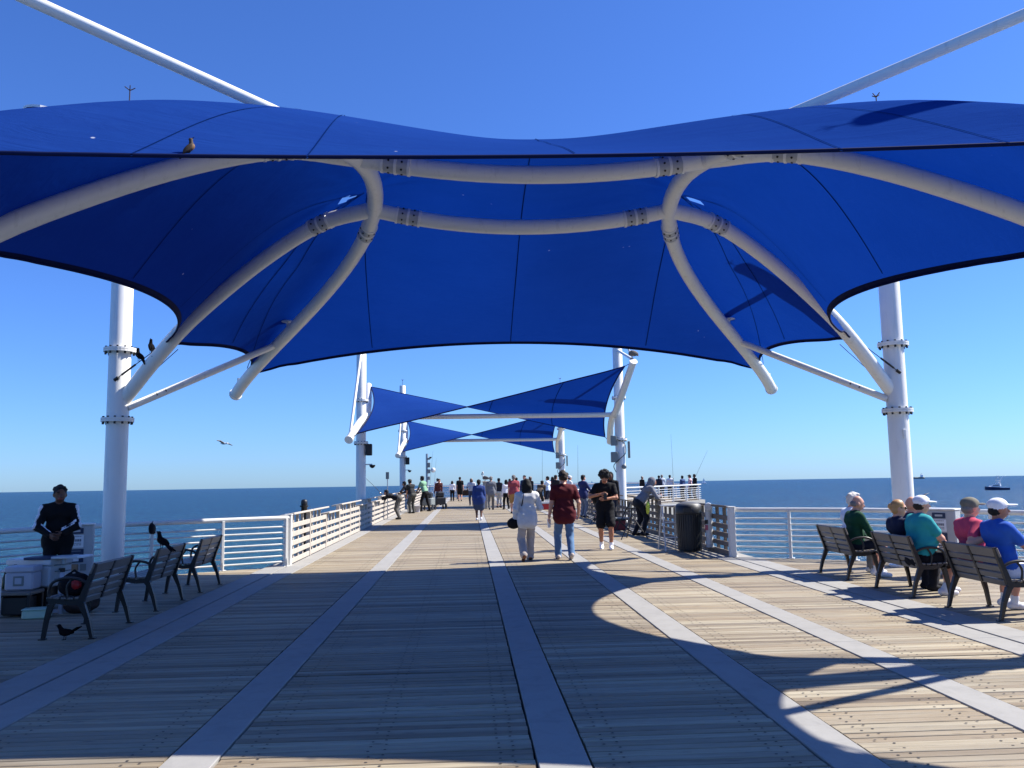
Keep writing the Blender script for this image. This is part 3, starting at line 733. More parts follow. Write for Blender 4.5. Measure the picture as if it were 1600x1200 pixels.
class Body:
    def __init__(s, vox): s.p = []; s.vox = vox; s.mats = []
    def mi(s, m):
        if m not in s.mats: s.mats.append(m)
        return s.mats.index(m)
    def cone(s, a, b, ra, rb, m, k=.02, bias=0.0):
        s.p.append(('c', np.array(a, float), np.array(b, float), ra, rb, s.mi(m), k, bias)); return s
    def ell(s, c, r, m, k=.02, ax=None, bias=0.0):
        s.p.append(('e', np.array(c, float), np.array(r, float), np.eye(3) if ax is None else np.array(ax, float), None, s.mi(m), k, bias)); return s
    @staticmethod
    def sd(p, P):
        if p[0] == 'c':
            a, b, ra, rb = p[1:5]; ab = b - a; L2 = max(ab @ ab, 1e-9)
            t = np.clip(((P - a) @ ab) / L2, 0, 1); return np.linalg.norm(P - a - t[..., None] * ab, axis=-1) - (ra + (rb - ra) * t)
        c, r, ax = p[1:4]; q = (P - c) @ ax.T
        k0 = np.linalg.norm(q / r, axis=-1); k1 = np.linalg.norm(q / (r * r), axis=-1); return k0 * (k0 - 1) / np.maximum(k1, 1e-6)
    def box(s, p):
        if p[0] == 'c':
            r = max(p[3], p[4]); return np.minimum(p[1], p[2]) - r, np.maximum(p[1], p[2]) + r
        r = np.abs(p[3].T * p[2]).sum(1); return p[1] - r, p[1] + r
    def mesh(s, name, wob=0.0):
        h = s.vox; B = [s.box(p) for p in s.p]; lo = np.min([b[0] for b in B], 0) - 3 * h; hi = np.max([b[1] for b in B], 0) + 3 * h
        n = np.ceil((hi - lo) / h).astype(int) + 1; D = np.full(n, .5, np.float32); g = [lo[i] + np.arange(n[i]) * h for i in range(3)]
        for p, (b0, b1) in zip(s.p, B):
            k = p[6]; m = k + 2.5 * h
            i0 = np.maximum(((b0 - m - lo) / h).astype(int), 0); i1 = np.minimum(((b1 + m - lo) / h).astype(int) + 2, n)
            G = np.stack(np.meshgrid(*[g[i][i0[i]:i1[i]] for i in range(3)], indexing='ij'), -1)
            d = s.sd(p, G).astype(np.float32); sl = tuple(slice(i0[i], i1[i]) for i in range(3)); o = D[sl]
            if k > 0:
                hh = np.clip(.5 + .5 * (o - d) / k, 0, 1); D[sl] = o + (d - o) * hh - k * hh * (1 - hh)
            else: D[sl] = np.minimum(o, d)
        if wob:
            X, Y, Z = np.meshgrid(*g, indexing='ij', sparse=True)
            D += (wob * (np.sin(38 * X + 21 * Z + 2) * np.sin(27 * Z - 15 * Y) + .6 * np.sin(60 * Z + 33 * X - 20 * Y))).astype(np.float32)
        V, F = surface_nets(D, lo, h)
        C = V[F].mean(1); best = np.full(len(C), 9.0); mi = np.zeros(len(C), int)
        for p in s.p:
            d = s.sd(p, C) - p[7]; w = d < best; best[w] = d[w]; mi[w] = p[5]
        me = bpy.data.meshes.new(name); me.from_pydata(V.tolist(), [], F.tolist())
        for m in s.mats: me.materials.append(m)
        me.polygons.foreach_set('material_index', mi.astype(np.int32)); me.polygons.foreach_set('use_smooth', np.ones(len(F), bool)); me.update()
        return me

def ik(a, b, l1, l2, hint):
    a, b, hint = np.array(a, float), np.array(b, float), np.array(hint, float); d = b - a; L = np.linalg.norm(d)
    mx = (l1 + l2) * .998
    if L > mx: b = a + d / L * mx; d = b - a; L = mx
    u = d / L; x = (l1 * l1 - l2 * l2 + L * L) / (2 * L); hgt = math.sqrt(max(l1 * l1 - x * x, 0))
    n = hint - u * (hint @ u); n /= max(np.linalg.norm(n), 1e-6); return a + u * x + n * hgt, b
def rotm(ax, deg):
    return np.array(Matrix.Rotation(R(deg), 3, ax))
def shoe_mat(c): return cloth(*c)

def person(label, x, y, heading, h=1.72, vox=.0095, group=None, pelvis=None, lean=0, side=0, twist=0, head=(0, 0, 0),
           feet=((-.10, .0, 0), (.10, .0, 0)), toes=(0, 0), hands=None, top=None, bottom=None, skin=SKIN_L, hair=None, style='short',
           sleeve='short', legs='long', shoes=(60, 60, 62), w=1.0, hat=None, jacket_stripes=None, hem=.0, sockm=None, z=0.0, elbow=((-.45, -1, -.2), (.45, -1, -.2)),
           curl=.5, loose=1.0, wob=.0034, glasses=False, raise_heel=(0, 0), belly=0.0):
    """local axes: +Y forward, +X to the person's right, feet on z = 0. hands: two wrist targets in body coordinates."""
    k = h / 1.75; B = Body(vox); N = lambda *a: np.array(a, float)
    if pelvis is None: pelvis = (0, 0, .93)
    P = N(*pelvis) * k
    Rt = rotm('Z', twist) @ rotm('Y', side) @ rotm('X', -lean)
    T = lambda a, b, c: P + Rt @ (N(a, b, c) * k)
    neck = T(0, .005, .54); Rh = rotm('Z', head[0]) @ rotm('X', -head[1]) @ rotm('Y', head[2])
    if True: Rh = rotm('Z', twist * .5) @ Rh
    hc = neck + Rt @ (N(0, .012, .045) * k) + Rh @ (N(0, .022, .10) * k)
    H = lambda a, b, c: hc + Rh @ (N(a, b, c) * k)
    sh = [T(-.185 * (.92 + .08 * w), 0, .475), T(.185 * (.92 + .08 * w), 0, .475)]
    tp, bt = top, bottom
    # trunk
    B.cone(T(-.085, .0, .40), T(.085, .0, .40), .112 * k * w, .112 * k * w, tp, .05)
    B.cone(T(-.115, -.015, .44), T(.115, -.015, .44), .078 * k, .078 * k, tp, .05)
    B.cone(T(-.062, .012 + belly * .5, .20), T(.062, .012 + belly * .5, .20), (.112 + belly * .6) * k * w, (.112 + belly * .6) * k * w, tp, .07)
    B.cone(T(-.08, .0, .07), T(.08, .0, .07), .118 * k * w, .118 * k * w, tp, .06)
    if hem: [B.cone(T(-.09, -.004, zz), T(.09, -.004, zz), .121 * k * w, .121 * k * w, tp, .02) for zz in np.arange(.04, .03 - hem - .001, -.03)]
    B.cone(T(-.078, -.012, -.03 - hem * .4), T(.078, -.012, -.03 - hem * .4), (.118 if not hem else .104) * k * w, (.118 if not hem else .104) * k * w, bt, .03)
    for s_ in (0, 1): B.cone(neck + N(0, 0, -.02 * k), sh[s_] + N(0, 0, -.005), .060 * k, .066 * k, tp, .05)
    B.cone(T(0, 0, .47), neck + Rt @ (N(0, .01, .03) * k), .058 * k, .052 * k, skin if style != 'hood' else tp, .015)
    B.cone(neck, hc + Rh @ (N(0, -.01, -.04) * k), .050 * k, .052 * k, skin, .02)
    # head and face
    B.ell(H(0, -.004, .012), N(.076, .096, .108) * k, skin, .01, Rh.T); B.ell(H(0, .028, -.052), N(.056, .062, .066) * k, skin, .03, Rh.T)
    B.cone(H(0, .088, .004), H(0, .110, -.030), .009 * k, .0145 * k, skin, .012)
    for s_ in (-1, 1):
        B.ell(H(s_ * .078, -.006, -.008), N(.014, .024, .034) * k, skin, .008, Rh.T)
        if vox < .012:
            B.ell(H(s_ * .031, .088, .012), N(.0095, .008, .0045) * k, EYE_M if not glasses else BLACK_M, .004, Rh.T, .001)
            B.cone(H(s_ * .016, .094, .034), H(s_ * .048, .084, .036), .0045, .004, hair or skin, .004, .0)
    if vox < .012: B.cone(H(-.022, .088, -.064), H(.022, .088, -.064), .008 * k, .008 * k, LIP_M, .006, .002)
    if glasses: B.cone(H(-.05, .092, .012), H(.05, .092, .012), .017 * k, .017 * k, BLACK_M, .004, .004); [B.cone(H(s_ * .06, .085, .014), H(s_ * .080, 0, .012), .006, .006, BLACK_M, .003, .003) for s_ in (-1, 1)]
    hr = hair
    if hr is not None:
        if style in ('short', 'long', 'bob', 'bun', 'curly'):
            B.ell(H(0, -.018, .034), N(.086, .100, .100) * k, hr, .012, Rh.T, .0); B.ell(H(0, -.055, -.015), N(.074, .062, .075) * k, hr, .02, Rh.T)
        if style in ('long', 'bob'):
            dz = -.20 if style == 'long' else -.12
            for a in (-.055, -.02, .02, .055): B.cone(H(a, -.05, -.02), H(a * 1.25, -.07, dz), .050 * k, .040 * k, hr, .02)
            for s_ in (-1, 1): B.cone(H(s_ * .075, -.01, .03), H(s_ * .085, -.02, dz * .8), .030 * k, .028 * k, hr, .02)
        if style == 'bun': B.ell(H(0, -.115, .03), N(.045, .04, .045) * k, hr, .01, Rh.T)
        if style == 'short':
            for a, b, c in ((-.05, -.06, .09), (.05, -.07, .085), (0, -.02, .115), (.02, .05, .10), (-.03, .04, .102), (.0, -.10, .04), (.06, -.04, .06), (-.065, -.03, .055)): B.ell(H(a, b, c), N(.035, .035, .022) * k, hr, .012, Rh.T)
        if style == 'wavy':
            for q in range(26):
                a1, e1 = random.uniform(0, 2 * math.pi), random.uniform(-.3, 1.5)
                d = N(math.cos(a1) * math.cos(e1), math.sin(a1) * math.cos(e1), math.sin(e1))
                if d[1] > .45 and d[2] < .55: continue
                B.ell(hc + Rh @ ((N(0, -.012, .022) + d * N(.082, .096, .102)) * k), N(.034, .034, .030) * k, hr, .012)
            B.ell(H(0, -.022, .032), N(.090, .102, .104) * k, hr, .01, Rh.T)
        if style == 'afro':
            B.ell(H(0, -.02, .055), N(.118, .115, .112) * k, hr, .01, Rh.T)
            for q in range(70):
                a1, e1 = random.uniform(0, 2 * math.pi), random.uniform(-.35, 1.5)
                d = N(math.cos(a1) * math.cos(e1), math.sin(a1) * math.cos(e1), math.sin(e1))
                if d[1] > .35 and d[2] < .35: continue
                B.ell(hc + Rh @ ((N(0, -.02, .055) + d * N(.122, .118, .115)) * k), N(.024, .024, .024) * k, hr, .008)
        if style == 'rim':   # bald crown with a fringe of hair
            for a1 in np.linspace(-2.6, -.54, 9): B.ell(H(.074 * math.cos(a1), -.012 + .088 * math.sin(a1), -.012), N(.022, .022, .040) * k, hr, .008, Rh.T)
    if style == 'hood':
        B.ell(H(0, -.025, .022), N(.102, .112, .124) * k, tp, .015, Rh.T); B.cone(H(0, -.05, -.05), T(0, -.03, .46), .085 * k, .09 * k, tp, .04)
        B.ell(H(0, .060, -.012), N(.060, .052, .084) * k, skin, .006, Rh.T, .010)
    if hat is not None:
        hm = hat
        B.ell(H(0, -.008, .050), N(.094, .108, .078) * k, hm, .008, Rh.T, .002); B.cone(H(-.05, -.012, .035), H(.05, -.012, .035), .052 * k, .052 * k, hm, .02)
        B.ell(H(0, .135, .040), N(.072, .072, .010) * k, hm, .012, Rh.T, .002)
        if hair is not None: B.ell(H(0, -.035, -.02), N(.080, .078, .058) * k, hair, .012, Rh.T)
    # arms
    if hands is None: hands = ((-.25, .06, -.10), (.25, .06, -.10))
    for s_ in (0, 1):
        hx = N(*hands[s_][:3]); W = T(*hx) if len(hands[s_]) == 3 else hx * k   # 4th item: target in ground coordinates
        hint = Rt @ N(*elbow[s_]); E_, W = ik(sh[s_], W, .295 * k, .262 * k, hint); u = (W - E_) / np.linalg.norm(W - E_)
        B.cone(sh[s_], E_, .050 * k * w, .042 * k, skin, .02); B.cone(E_, W, .042 * k, .029 * k, skin, .02)
        if sleeve == 'long': B.cone(sh[s_], E_, .066 * k * (.5 + .5 * w), .056 * k * loose, tp, .03); B.cone(E_, W - u * .015, .056 * k * loose, .044 * k * loose, tp, .02)
        elif sleeve == 'short': B.cone(sh[s_], sh[s_] + (E_ - sh[s_]) * .62, .068 * k * (.6 + .4 * w), .066 * k, tp, .025)
        elif sleeve == 'three': B.cone(sh[s_], E_, .066 * k, .058 * k, tp, .03); B.cone(E_, E_ + (W - E_) * .35, .058 * k, .058 * k, tp, .02)
        if jacket_stripes is not None and vox < .012:
            sd = N(-1 if s_ == 0 else 1, 0, 0)
            for o in (-.005, .026, .055):
                f_ = N(0, o, 0)
                B.cone(sh[s_] + sd * .045 + f_ + N(0, 0, .035), E_ + sd * .052 + f_, .010, .010, jacket_stripes, .002, .006)
                v = np.cross(u, sd); v /= max(np.linalg.norm(v), 1e-6)
                off = np.cross(u, N(0, 1, 0)); off = off / max(np.linalg.norm(off), 1e-6) * (1 if off[2] > 0 else -1)
                B.cone(E_ + off * .045 + v * o * .8, W - u * .02 + off * .036 + v * o * .7, .009, .009, jacket_stripes, .002, .006)
        # hand: palm, four fingers of different lengths bent at the knuckle, thumb from the side of the palm
        inw = N(1 if s_ == 0 else -1, 0, 0); inw = Rt @ inw; pn = inw - u * (inw @ u); pn /= max(np.linalg.norm(pn), 1e-6); sv = np.cross(pn, u); sv /= np.linalg.norm(sv)
        if sv @ (Rt @ N(0, 1, 0)) < 0: sv = -sv
        c0 = W + u * .018 * k; c1 = W + u * .085 * k
        for o in (-.022, 0, .022): B.cone(c0 + sv * o * .7 * k, c1 + sv * o * k, .0155 * k, .0145 * k, skin, .008)
        fr = .0092 if vox < .012 else .012
        for o, Lf in ((-.031, .062), (-.0105, .074), (.0105, .080), (.031, .072)):
            b0 = c1 + sv * o * k; d1 = u * math.cos(curl) + pn * math.sin(curl); d2 = u * math.cos(curl * 2) + pn * math.sin(curl * 2)
            b1 = b0 + d1 * Lf * .52 * k; b2 = b1 + d2 * Lf * .48 * k; B.cone(b0, b1, fr * k, fr * .95 * k, skin, .002); B.cone(b1, b2, fr * .95 * k, fr * .8 * k, skin, .002)
        t0 = c0 + sv * .026 * k; t1 = t0 + (u * .65 + sv * .55 + pn * .35) * .05 * k; t2 = t1 + (u * .85 + pn * .4) * .035 * k
        B.cone(t0, t1, .0125 * k, .0105 * k, skin, .006); B.cone(t1, t2, .0105 * k, .009 * k, skin, .002)
    # legs
    hip = [P + N(-.088 * k, 0, -.02 * k), P + N(.088 * k, 0, -.02 * k)]
    sm = cloth(*shoes)
    for s_ in (0, 1):
        A = N(feet[s_][0] * k, feet[s_][1] * k, .085 * k + feet[s_][2]); fw = rotm('Z', toes[s_]) @ N(0, 1, 0)
        K_, A = ik(hip[s_], A, .435 * k, .415 * k, fw * 1.0 + N((-.12 if s_ == 0 else .12), 0, 0))
        B.cone(hip[s_], K_, .086 * k * w, .056 * k, skin if legs in ('shorts', 'skirt') else bt, .03); B.cone(K_, K_ + (A - K_) * .35, .054 * k, .054 * k, skin if legs != 'long' and legs != 'wide' else bt, .02)
        B.cone(K_ + (A - K_) * .3, A, .055 * k, .036 * k, skin if legs not in ('long', 'wide') else bt, .02)
        if legs == 'long': B.cone(hip[s_] + N(0, 0, -.35 * hem), K_, (.095 - .12 * min(hem, .1)) * k * w, .072 * k * loose, bt, .03); B.cone(K_, A + N(0, 0, -.02 * k), .072 * k * loose, .060 * k * loose, bt, .02)
        if legs == 'wide': B.cone(hip[s_] + N(0, 0, -.5 * hem), K_, .088 * k * w, .088 * k, bt, .03); B.cone(K_, A + N(0, 0, -.01 * k), .088 * k, .082 * k, bt, .02)
        if legs == 'crop': B.cone(hip[s_], K_, .098 * k * w, .078 * k, bt, .03); B.cone(K_, K_ + (A - K_) * .62, .078 * k, .07 * k, bt, .02)
        if legs == 'shorts': B.cone(hip[s_], hip[s_] + (K_ - hip[s_]) * .82, .108 * k * w, .104 * k * loose, bt, .03)
        if legs == 'skirt': B.cone(hip[s_], hip[s_] + (K_ - hip[s_]) * .80, .125 * k * w, .150 * k, bt, .06)
        # shoe
        hl = rotm('X', 0) @ fw; lift = raise_heel[s_]; heel = A + N(0, 0, -.035 * k) - fw * .045 * k; toe = A + fw * .155 * k * math.cos(lift) + N(0, 0, -.052 * k - .15 * math.sin(lift) * k)
        mid = A + fw * .05 * k * math.cos(lift) + N(0, 0, -.040 * k - .05 * math.sin(lift) * k)
        B.cone(heel, mid, .044 * k, .046 * k, sm, .012); B.cone(mid, toe, .046 * k, .034 * k, sm, .012)
        if sockm is not None: B.cone(A + N(0, 0, -.01), A + (K_ - A) * .16, .043 * k, .043 * k, sockm, .006)
        B.cone(A, A + N(0, 0, -.03 * k), .040 * k, .044 * k, sm if sockm is None or True else skin, .01)
    me = B.mesh('person', wob if vox < .012 else 0)
    return put('person', me, None, (x, y, z), R(heading), label=label, cat='person', group=group)
EYE_M = simple('dark_iris', (.01, .008, .007, 1), .2); BLACK_M = simple('black_gloss', (.004, .004, .004, 1), .15); LIP_M = simple('lip', srgb(140, 70, 62), .5)
HAIR_K = simple('black_hair', (.007, .006, .006, 1), .85, 0, .4, 40, .5); HAIR_B = simple('brown_hair', (.024, .014, .009, 1), .85, 0, .4, 40, .5)
HAIR_BL = simple('blond_hair', srgb(178, 134, 84), .5, 0, .3, 40, .5); HAIR_W = simple('white_hair', srgb(205, 200, 192), .6, 0, .15, 40, .4); HAIR_G = simple('grey_hair', srgb(120, 114, 108), .6, 0, .2, 40, .4)

# ---- the people near the camera
WALK = dict(pelvis=(0, 0, .905))
person('woman in white shirt and cream trousers walking away with a black shoulder bag', 1.17, 16.85, 3, 1.66, top=cloth(206, 206, 206), bottom=cloth(176, 166, 158), hair=HAIR_K, style='long',
       sleeve='long', legs='wide', shoes=(120, 78, 56), feet=((-.10, -.20, .07), (.07, .16, 0)), raise_heel=(.6, 0), pelvis=(0, -.02, .905), hands=((-.25, .05, -.06), (.21, .25, .16)), hem=.15, loose=1.1, head=(0, -4, 0), w=1.0)
person('man in maroon T-shirt and blue jeans walking away beside the woman in white', 1.93, 16.98, 2, 1.80, top=cloth(84, 22, 30), bottom=cloth(88, 118, 152), hair=HAIR_B, style='wavy', sleeve='short', legs='long',
       shoes=(186, 172, 160), feet=((-.11, .12, 0), (.10, -.22, .06)), raise_heel=(0, .6), pelvis=(0, -.05, .91), hands=((-.29, .05, -.07), (.30, .10, -.02)), w=1.13, hem=.11, loose=1.08, head=(0, -3, 0))
person('curly haired youth in black T-shirt and shorts walking towards us looking at his hands', 3.14, 19.2, 172, 1.80, top=cloth(16, 16, 20), bottom=cloth(14, 15, 20), skin=SKIN_M, hair=HAIR_K, style='afro', sleeve='short', legs='shorts',
       shoes=(236, 236, 238), sockm=cloth(235, 235, 236), feet=((-.11, .16, 0), (.10, -.10, .02)), raise_heel=(0, .3), pelvis=(0, 0, .915), hands=((-.02, .26, .20), (.10, .24, .30)), elbow=((-1, -.2, -.5), (1, -.2, -.5)), head=(0, 22, 0), w=1.0, hem=.05, loose=1.05)
person('man in grey hooded top leaning on the right railing beyond the litter bin', 5.02, 23.4, -80, 1.78, vox=.011, top=cloth(112, 112, 118), bottom=cloth(26, 28, 36), skin=SKIN_M, style='hood', sleeve='long', legs='long',
       feet=((-.12, -.34, 0), (.12, -.20, 0)), pelvis=(0, -.24, .90), lean=38, hands=((-.12, .33, 1.07, 1), (.12, .35, 1.07, 1)), elbow=((-1, -.3, -.8), (1, -.3, -.8)), head=(0, 10, 0), w=1.08, shoes=(28, 28, 32))
person('man in black track jacket with white sleeve stripes standing behind the cutting table', -5.68, 12.0, 204, 1.66, top=cloth(12, 12, 15), bottom=cloth(14, 14, 18), skin=SKIN_D, hair=HAIR_K, style='short', sleeve='long', legs='long',
       jacket_stripes=cloth(225, 228, 235), hands=((-.05, .27, .12), (.10, .29, .10)), elbow=((-1, -.3, -.5), (1, -.3, -.5)), head=(8, 6, 0), w=1.0, loose=1.0, shoes=(30, 30, 34), hem=.06)
# ---- seated on the right-hand benches (they face the sea, +X)
def seated(label, y, top, bottom, x=6.08, heading=-90, h=1.70, **kw):
    d = dict(pelvis=(0, .05, .515), feet=((-.12, .46, 0), (.12, .42, 0)), lean=-8, hands=((-.14, .36, .08), (.14, .36, .08)), elbow=((-1, -.5, -.6), (1, -.5, -.6)), legs='shorts')
    d.update(kw); return person(label, x, y, heading, h, top=top, bottom=bottom, **d)
seated('balding man in dark green sweater on the farthest right bench', 13.18, cloth(20, 66, 44), cloth(24, 26, 36), skin=SKIN_L, hair=HAIR_G, style='rim', sleeve='long', shoes=(215, 216, 218), sockm=cloth(225, 225, 225), w=1.1, lean=6, head=(-12, 8, 0), h=1.70)
seated('white haired person in white shirt beside the man in dark green', 13.62, cloth(228, 230, 235), cloth(120, 118, 116), x=6.20, skin=SKIN_L, hair=HAIR_W, style='short', sleeve='long', lean=8, head=(-20, 6, 0), legs='long', shoes=(205, 205, 205), h=1.76)
seated('blond woman in navy top and dark glasses on the middle right bench', 11.58, cloth(24, 32, 58), cloth(22, 24, 34), skin=SKIN_L, hair=HAIR_BL, style='bun', x=6.02, sleeve='short', head=(-14, 2, 0), h=1.66, legs='long', shoes=(20, 20, 24), glasses=True, lean=-4)
seated('man in turquoise T-shirt and white cap on the middle right bench', 11.14, cloth(40, 148, 152), cloth(16, 16, 22), skin=SKIN_L, hair=HAIR_B, style='none', hat=cloth(232, 232, 236), sleeve='short', shoes=(222, 222, 224), sockm=cloth(230, 230, 230), w=1.22, belly=.05, head=(-6, 2, 0), lean=4, h=1.76, x=6.03, feet=((-.16, .50, 0), (.12, .30, 0)), hands=((-.16, .36, .08), (.20, .40, .02)))
seated('man in pink polo shirt and olive cap on the nearest right bench', 9.92, cloth(196, 70, 98), cloth(150, 138, 120), skin=SKIN_L, hair=HAIR_G, style='none', hat=cloth(116, 112, 98), sleeve='short', shoes=(220, 220, 222), sockm=cloth(230, 230, 230), w=1.15, head=(6, 0, 0), lean=-4, h=1.76, x=6.05,
       hands=((-.16, .34, .10), (.42, .02, .38)), elbow=((-1, -.5, -.6), (.3, -.8, -.6)))
seated('person in royal blue shirt and white cap on the nearest right bench', 9.40, cloth(40, 88, 176), cloth(214, 216, 224), skin=SKIN_M, hair=HAIR_K, style='none', hat=cloth(236, 236, 240), sleeve='short', shoes=(46, 120, 190), sockm=cloth(30, 32, 40), head=(-14, -2, 0), lean=-2, h=1.76, x=6.04,
       hands=((-.36, .32, .34), (.14, .42, .05)), elbow=((-.8, -.4, -.6), (1, -.4, -.6)), feet=((-.14, .48, 0), (.14, .34, 0)), w=1.12)
seated('bald man in navy shirt leaning forward at the far end of the middle right bench', 11.92, cloth(30, 40, 70), cloth(90, 88, 84), x=6.22, skin=SKIN_L, style='none', sleeve='short', lean=16, head=(-10, -4, 0), legs='long', h=1.74)

# ---- farther people, coarser
V2 = .015
person('woman in blue jacket and patterned blue skirt walking away down the middle', .42, 33.4, 2, 1.62, V2, top=cloth(40, 62, 118), bottom=cloth(58, 72, 100), hair=HAIR_K, style='short', skin=SKIN_D, sleeve='long', legs='skirt', hem=.18, w=1.18, feet=((-.09, .10, 0), (.08, -.14, .03)), raise_heel=(0, .5), shoes=(225, 225, 228), loose=1.25)
person('person in black top and grey trousers bending over the left railing', -3.02, 35.6, 78, 1.68, V2, top=cloth(16, 17, 22), bottom=cloth(84, 82, 78), hair=HAIR_K, style='short', skin=SKIN_M, sleeve='long', lean=72, pelvis=(0, -.10, .90), feet=((-.1, -.16, 0), (.1, -.10, 0)), hands=((-.15, .62, .72, 1), (.15, .66, .72, 1)))
person('man in dark jacket leaning at the left railing beside a capped angler', -3.02, 43.2, 70, 1.74, V2, top=cloth(28, 28, 34), bottom=cloth(64, 64, 62), hair=HAIR_K, style='short', skin=SKIN_M, sleeve='long', lean=40, pelvis=(0, -.12, .91), feet=((-.12, -.16, 0), (.12, -.06, 0)), hands=((-.2, .5, .98, 1), (.2, .5, .98, 1)), w=1.1)
person('angler in olive cap and dark shirt at the left railing', -2.78, 41.7, 40, 1.74, V2, top=cloth(36, 38, 40), bottom=cloth(72, 72, 66), hair=HAIR_K, style='short', hat=cloth(70, 68, 58), skin=SKIN_M, sleeve='short', lean=22, pelvis=(0, -.06, .92), hands=((-.1, .42, .05), (.12, .45, .1)))
person('tall angler in black with pale green top by the left railing cart', -2.25, 43.9, 60, 1.86, V2, top=cloth(118, 158, 128), bottom=cloth(20, 20, 24), hair=HAIR_K, style='short', skin=SKIN_D, sleeve='short', lean=14, hands=((-.15, .48, .02), (.18, .5, .1)), feet=((-.16, .12, 0), (.16, -.18, 0)))
person('person in white shirt standing far off near the lamp pole', -2.2, 60.4, 10, 1.72, V2, top=cloth(225, 226, 230), bottom=cloth(28, 28, 34), hair=HAIR_K, style='short', skin=SKIN_M, sleeve='long')
person('short woman in white top and black trousers far down the walkway', -1.2, 63.0, 0, 1.52, V2, top=cloth(228, 228, 232), bottom=cloth(20, 20, 24), hair=HAIR_B, style='bob', sleeve='long')
person('man in black T-shirt and shorts far down the walkway beside the short woman', -.62, 62.8, 0, 1.80, V2, top=cloth(20, 20, 22), bottom=cloth(22, 22, 24), hair=HAIR_K, style='short', sleeve='short', legs='shorts', w=1.1, feet=((-.1, .14, 0), (.1, -.12, 0)))
person('man in grey jacket and grey trousers walking away beside the pelican post', 1.2, 44.2, 4, 1.76, V2, top=cloth(108, 110, 116), bottom=cloth(112, 108, 102), hair=HAIR_G, style='short', sleeve='long', w=1.12, feet=((-.1, -.12, .02), (.1, .12, 0)), hem=.12)
person('slim woman in white top and black leggings left of the man in red shirt', 2.02, 44.5, 20, 1.58, V2, top=cloth(226, 224, 226), bottom=cloth(16, 16, 20), hair=HAIR_K, style='long', sleeve='long', feet=((-.1, .16, 0), (.08, -.16, .03)))
person('man in faded red shirt and tan shorts walking away ahead of the woman in white', 2.14, 39.4, 3, 1.80, V2, top=cloth(148, 66, 74), bottom=cloth(158, 122, 76), hair=HAIR_G, style='short', sleeve='short', legs='shorts', w=1.2, hem=.04, feet=((-.1, .12, 0), (.1, -.1, .02)))
person('man in brown jacket bending down near the red cooler', 3.75, 44.0, -30, 1.74, V2, top=cloth(78, 66, 54), bottom=cloth(44, 42, 42), hair=HAIR_K, style='short', sleeve='long', lean=46, pelvis=(0, -.1, .88), hands=((-.1, .45, -.1), (.15, .5, .0)))
person('man in pale blue shirt and dark trousers facing left near the red cooler', 4.45, 46.6, 60, 1.72, V2, top=cloth(196, 210, 228), bottom=cloth(28, 32, 48), hair=HAIR_K, style='short', skin=SKIN_M, sleeve='long', hands=((-.1, .40, .15), (.12, .42, .12)))
person('person in navy jacket and grey jeans at the right railing beyond the youth', 4.72, 34.4, -60, 1.74, V2, top=cloth(42, 50, 92), bottom=cloth(120, 128, 142), hair=HAIR_K, style='short', sleeve='long', w=1.15, hem=.10, hands=((-.1, .36, .12), (.14, .4, .1)))
person('person in black hooded top standing by the mast behind the youth', 4.72, 27.6, 165, 1.80, V2, top=cloth(14, 14, 18), bottom=cloth(50, 50, 56), skin=SKIN_D, style='hood', sleeve='long', w=1.05)
person('person in white T-shirt and dark shorts at the right railing beyond the navy jacket', 4.35, 37.8, -70, 1.62, V2, top=cloth(214, 214, 214), bottom=cloth(60, 52, 48), hair=HAIR_B, style='short', sleeve='short', legs='shorts', skin=SKIN_M)
person('person in dark blue top with black hair just left of the maroon shirt', 3.2, 47.5, 150, 1.80, V2, top=cloth(36, 56, 96), bottom=cloth(30, 30, 40), hair=HAIR_K, style='short', sleeve='long')
person('person in white cap and pale shirt in the crowd behind the youth', 4.9, 40.5, -70, 1.74, V2, top=cloth(210, 206, 202), bottom=cloth(40, 40, 46), hair=HAIR_K, style='none', hat=cloth(200, 200, 204), sleeve='short')
person('person in dark coat in the crowd behind the maroon shirt', 4.6, 44.0, -40, 1.78, V2, top=cloth(38, 34, 36), bottom=cloth(34, 34, 38), hair=HAIR_B, style='short', sleeve='long', w=1.1)
person('person in striped dark top and pale trousers right of the grey jacket', 1.72, 47.4, -30, 1.66, V2, top=cloth(46, 46, 52), bottom=cloth(190, 186, 178), hair=HAIR_K, style='short', sleeve='long', legs='crop')
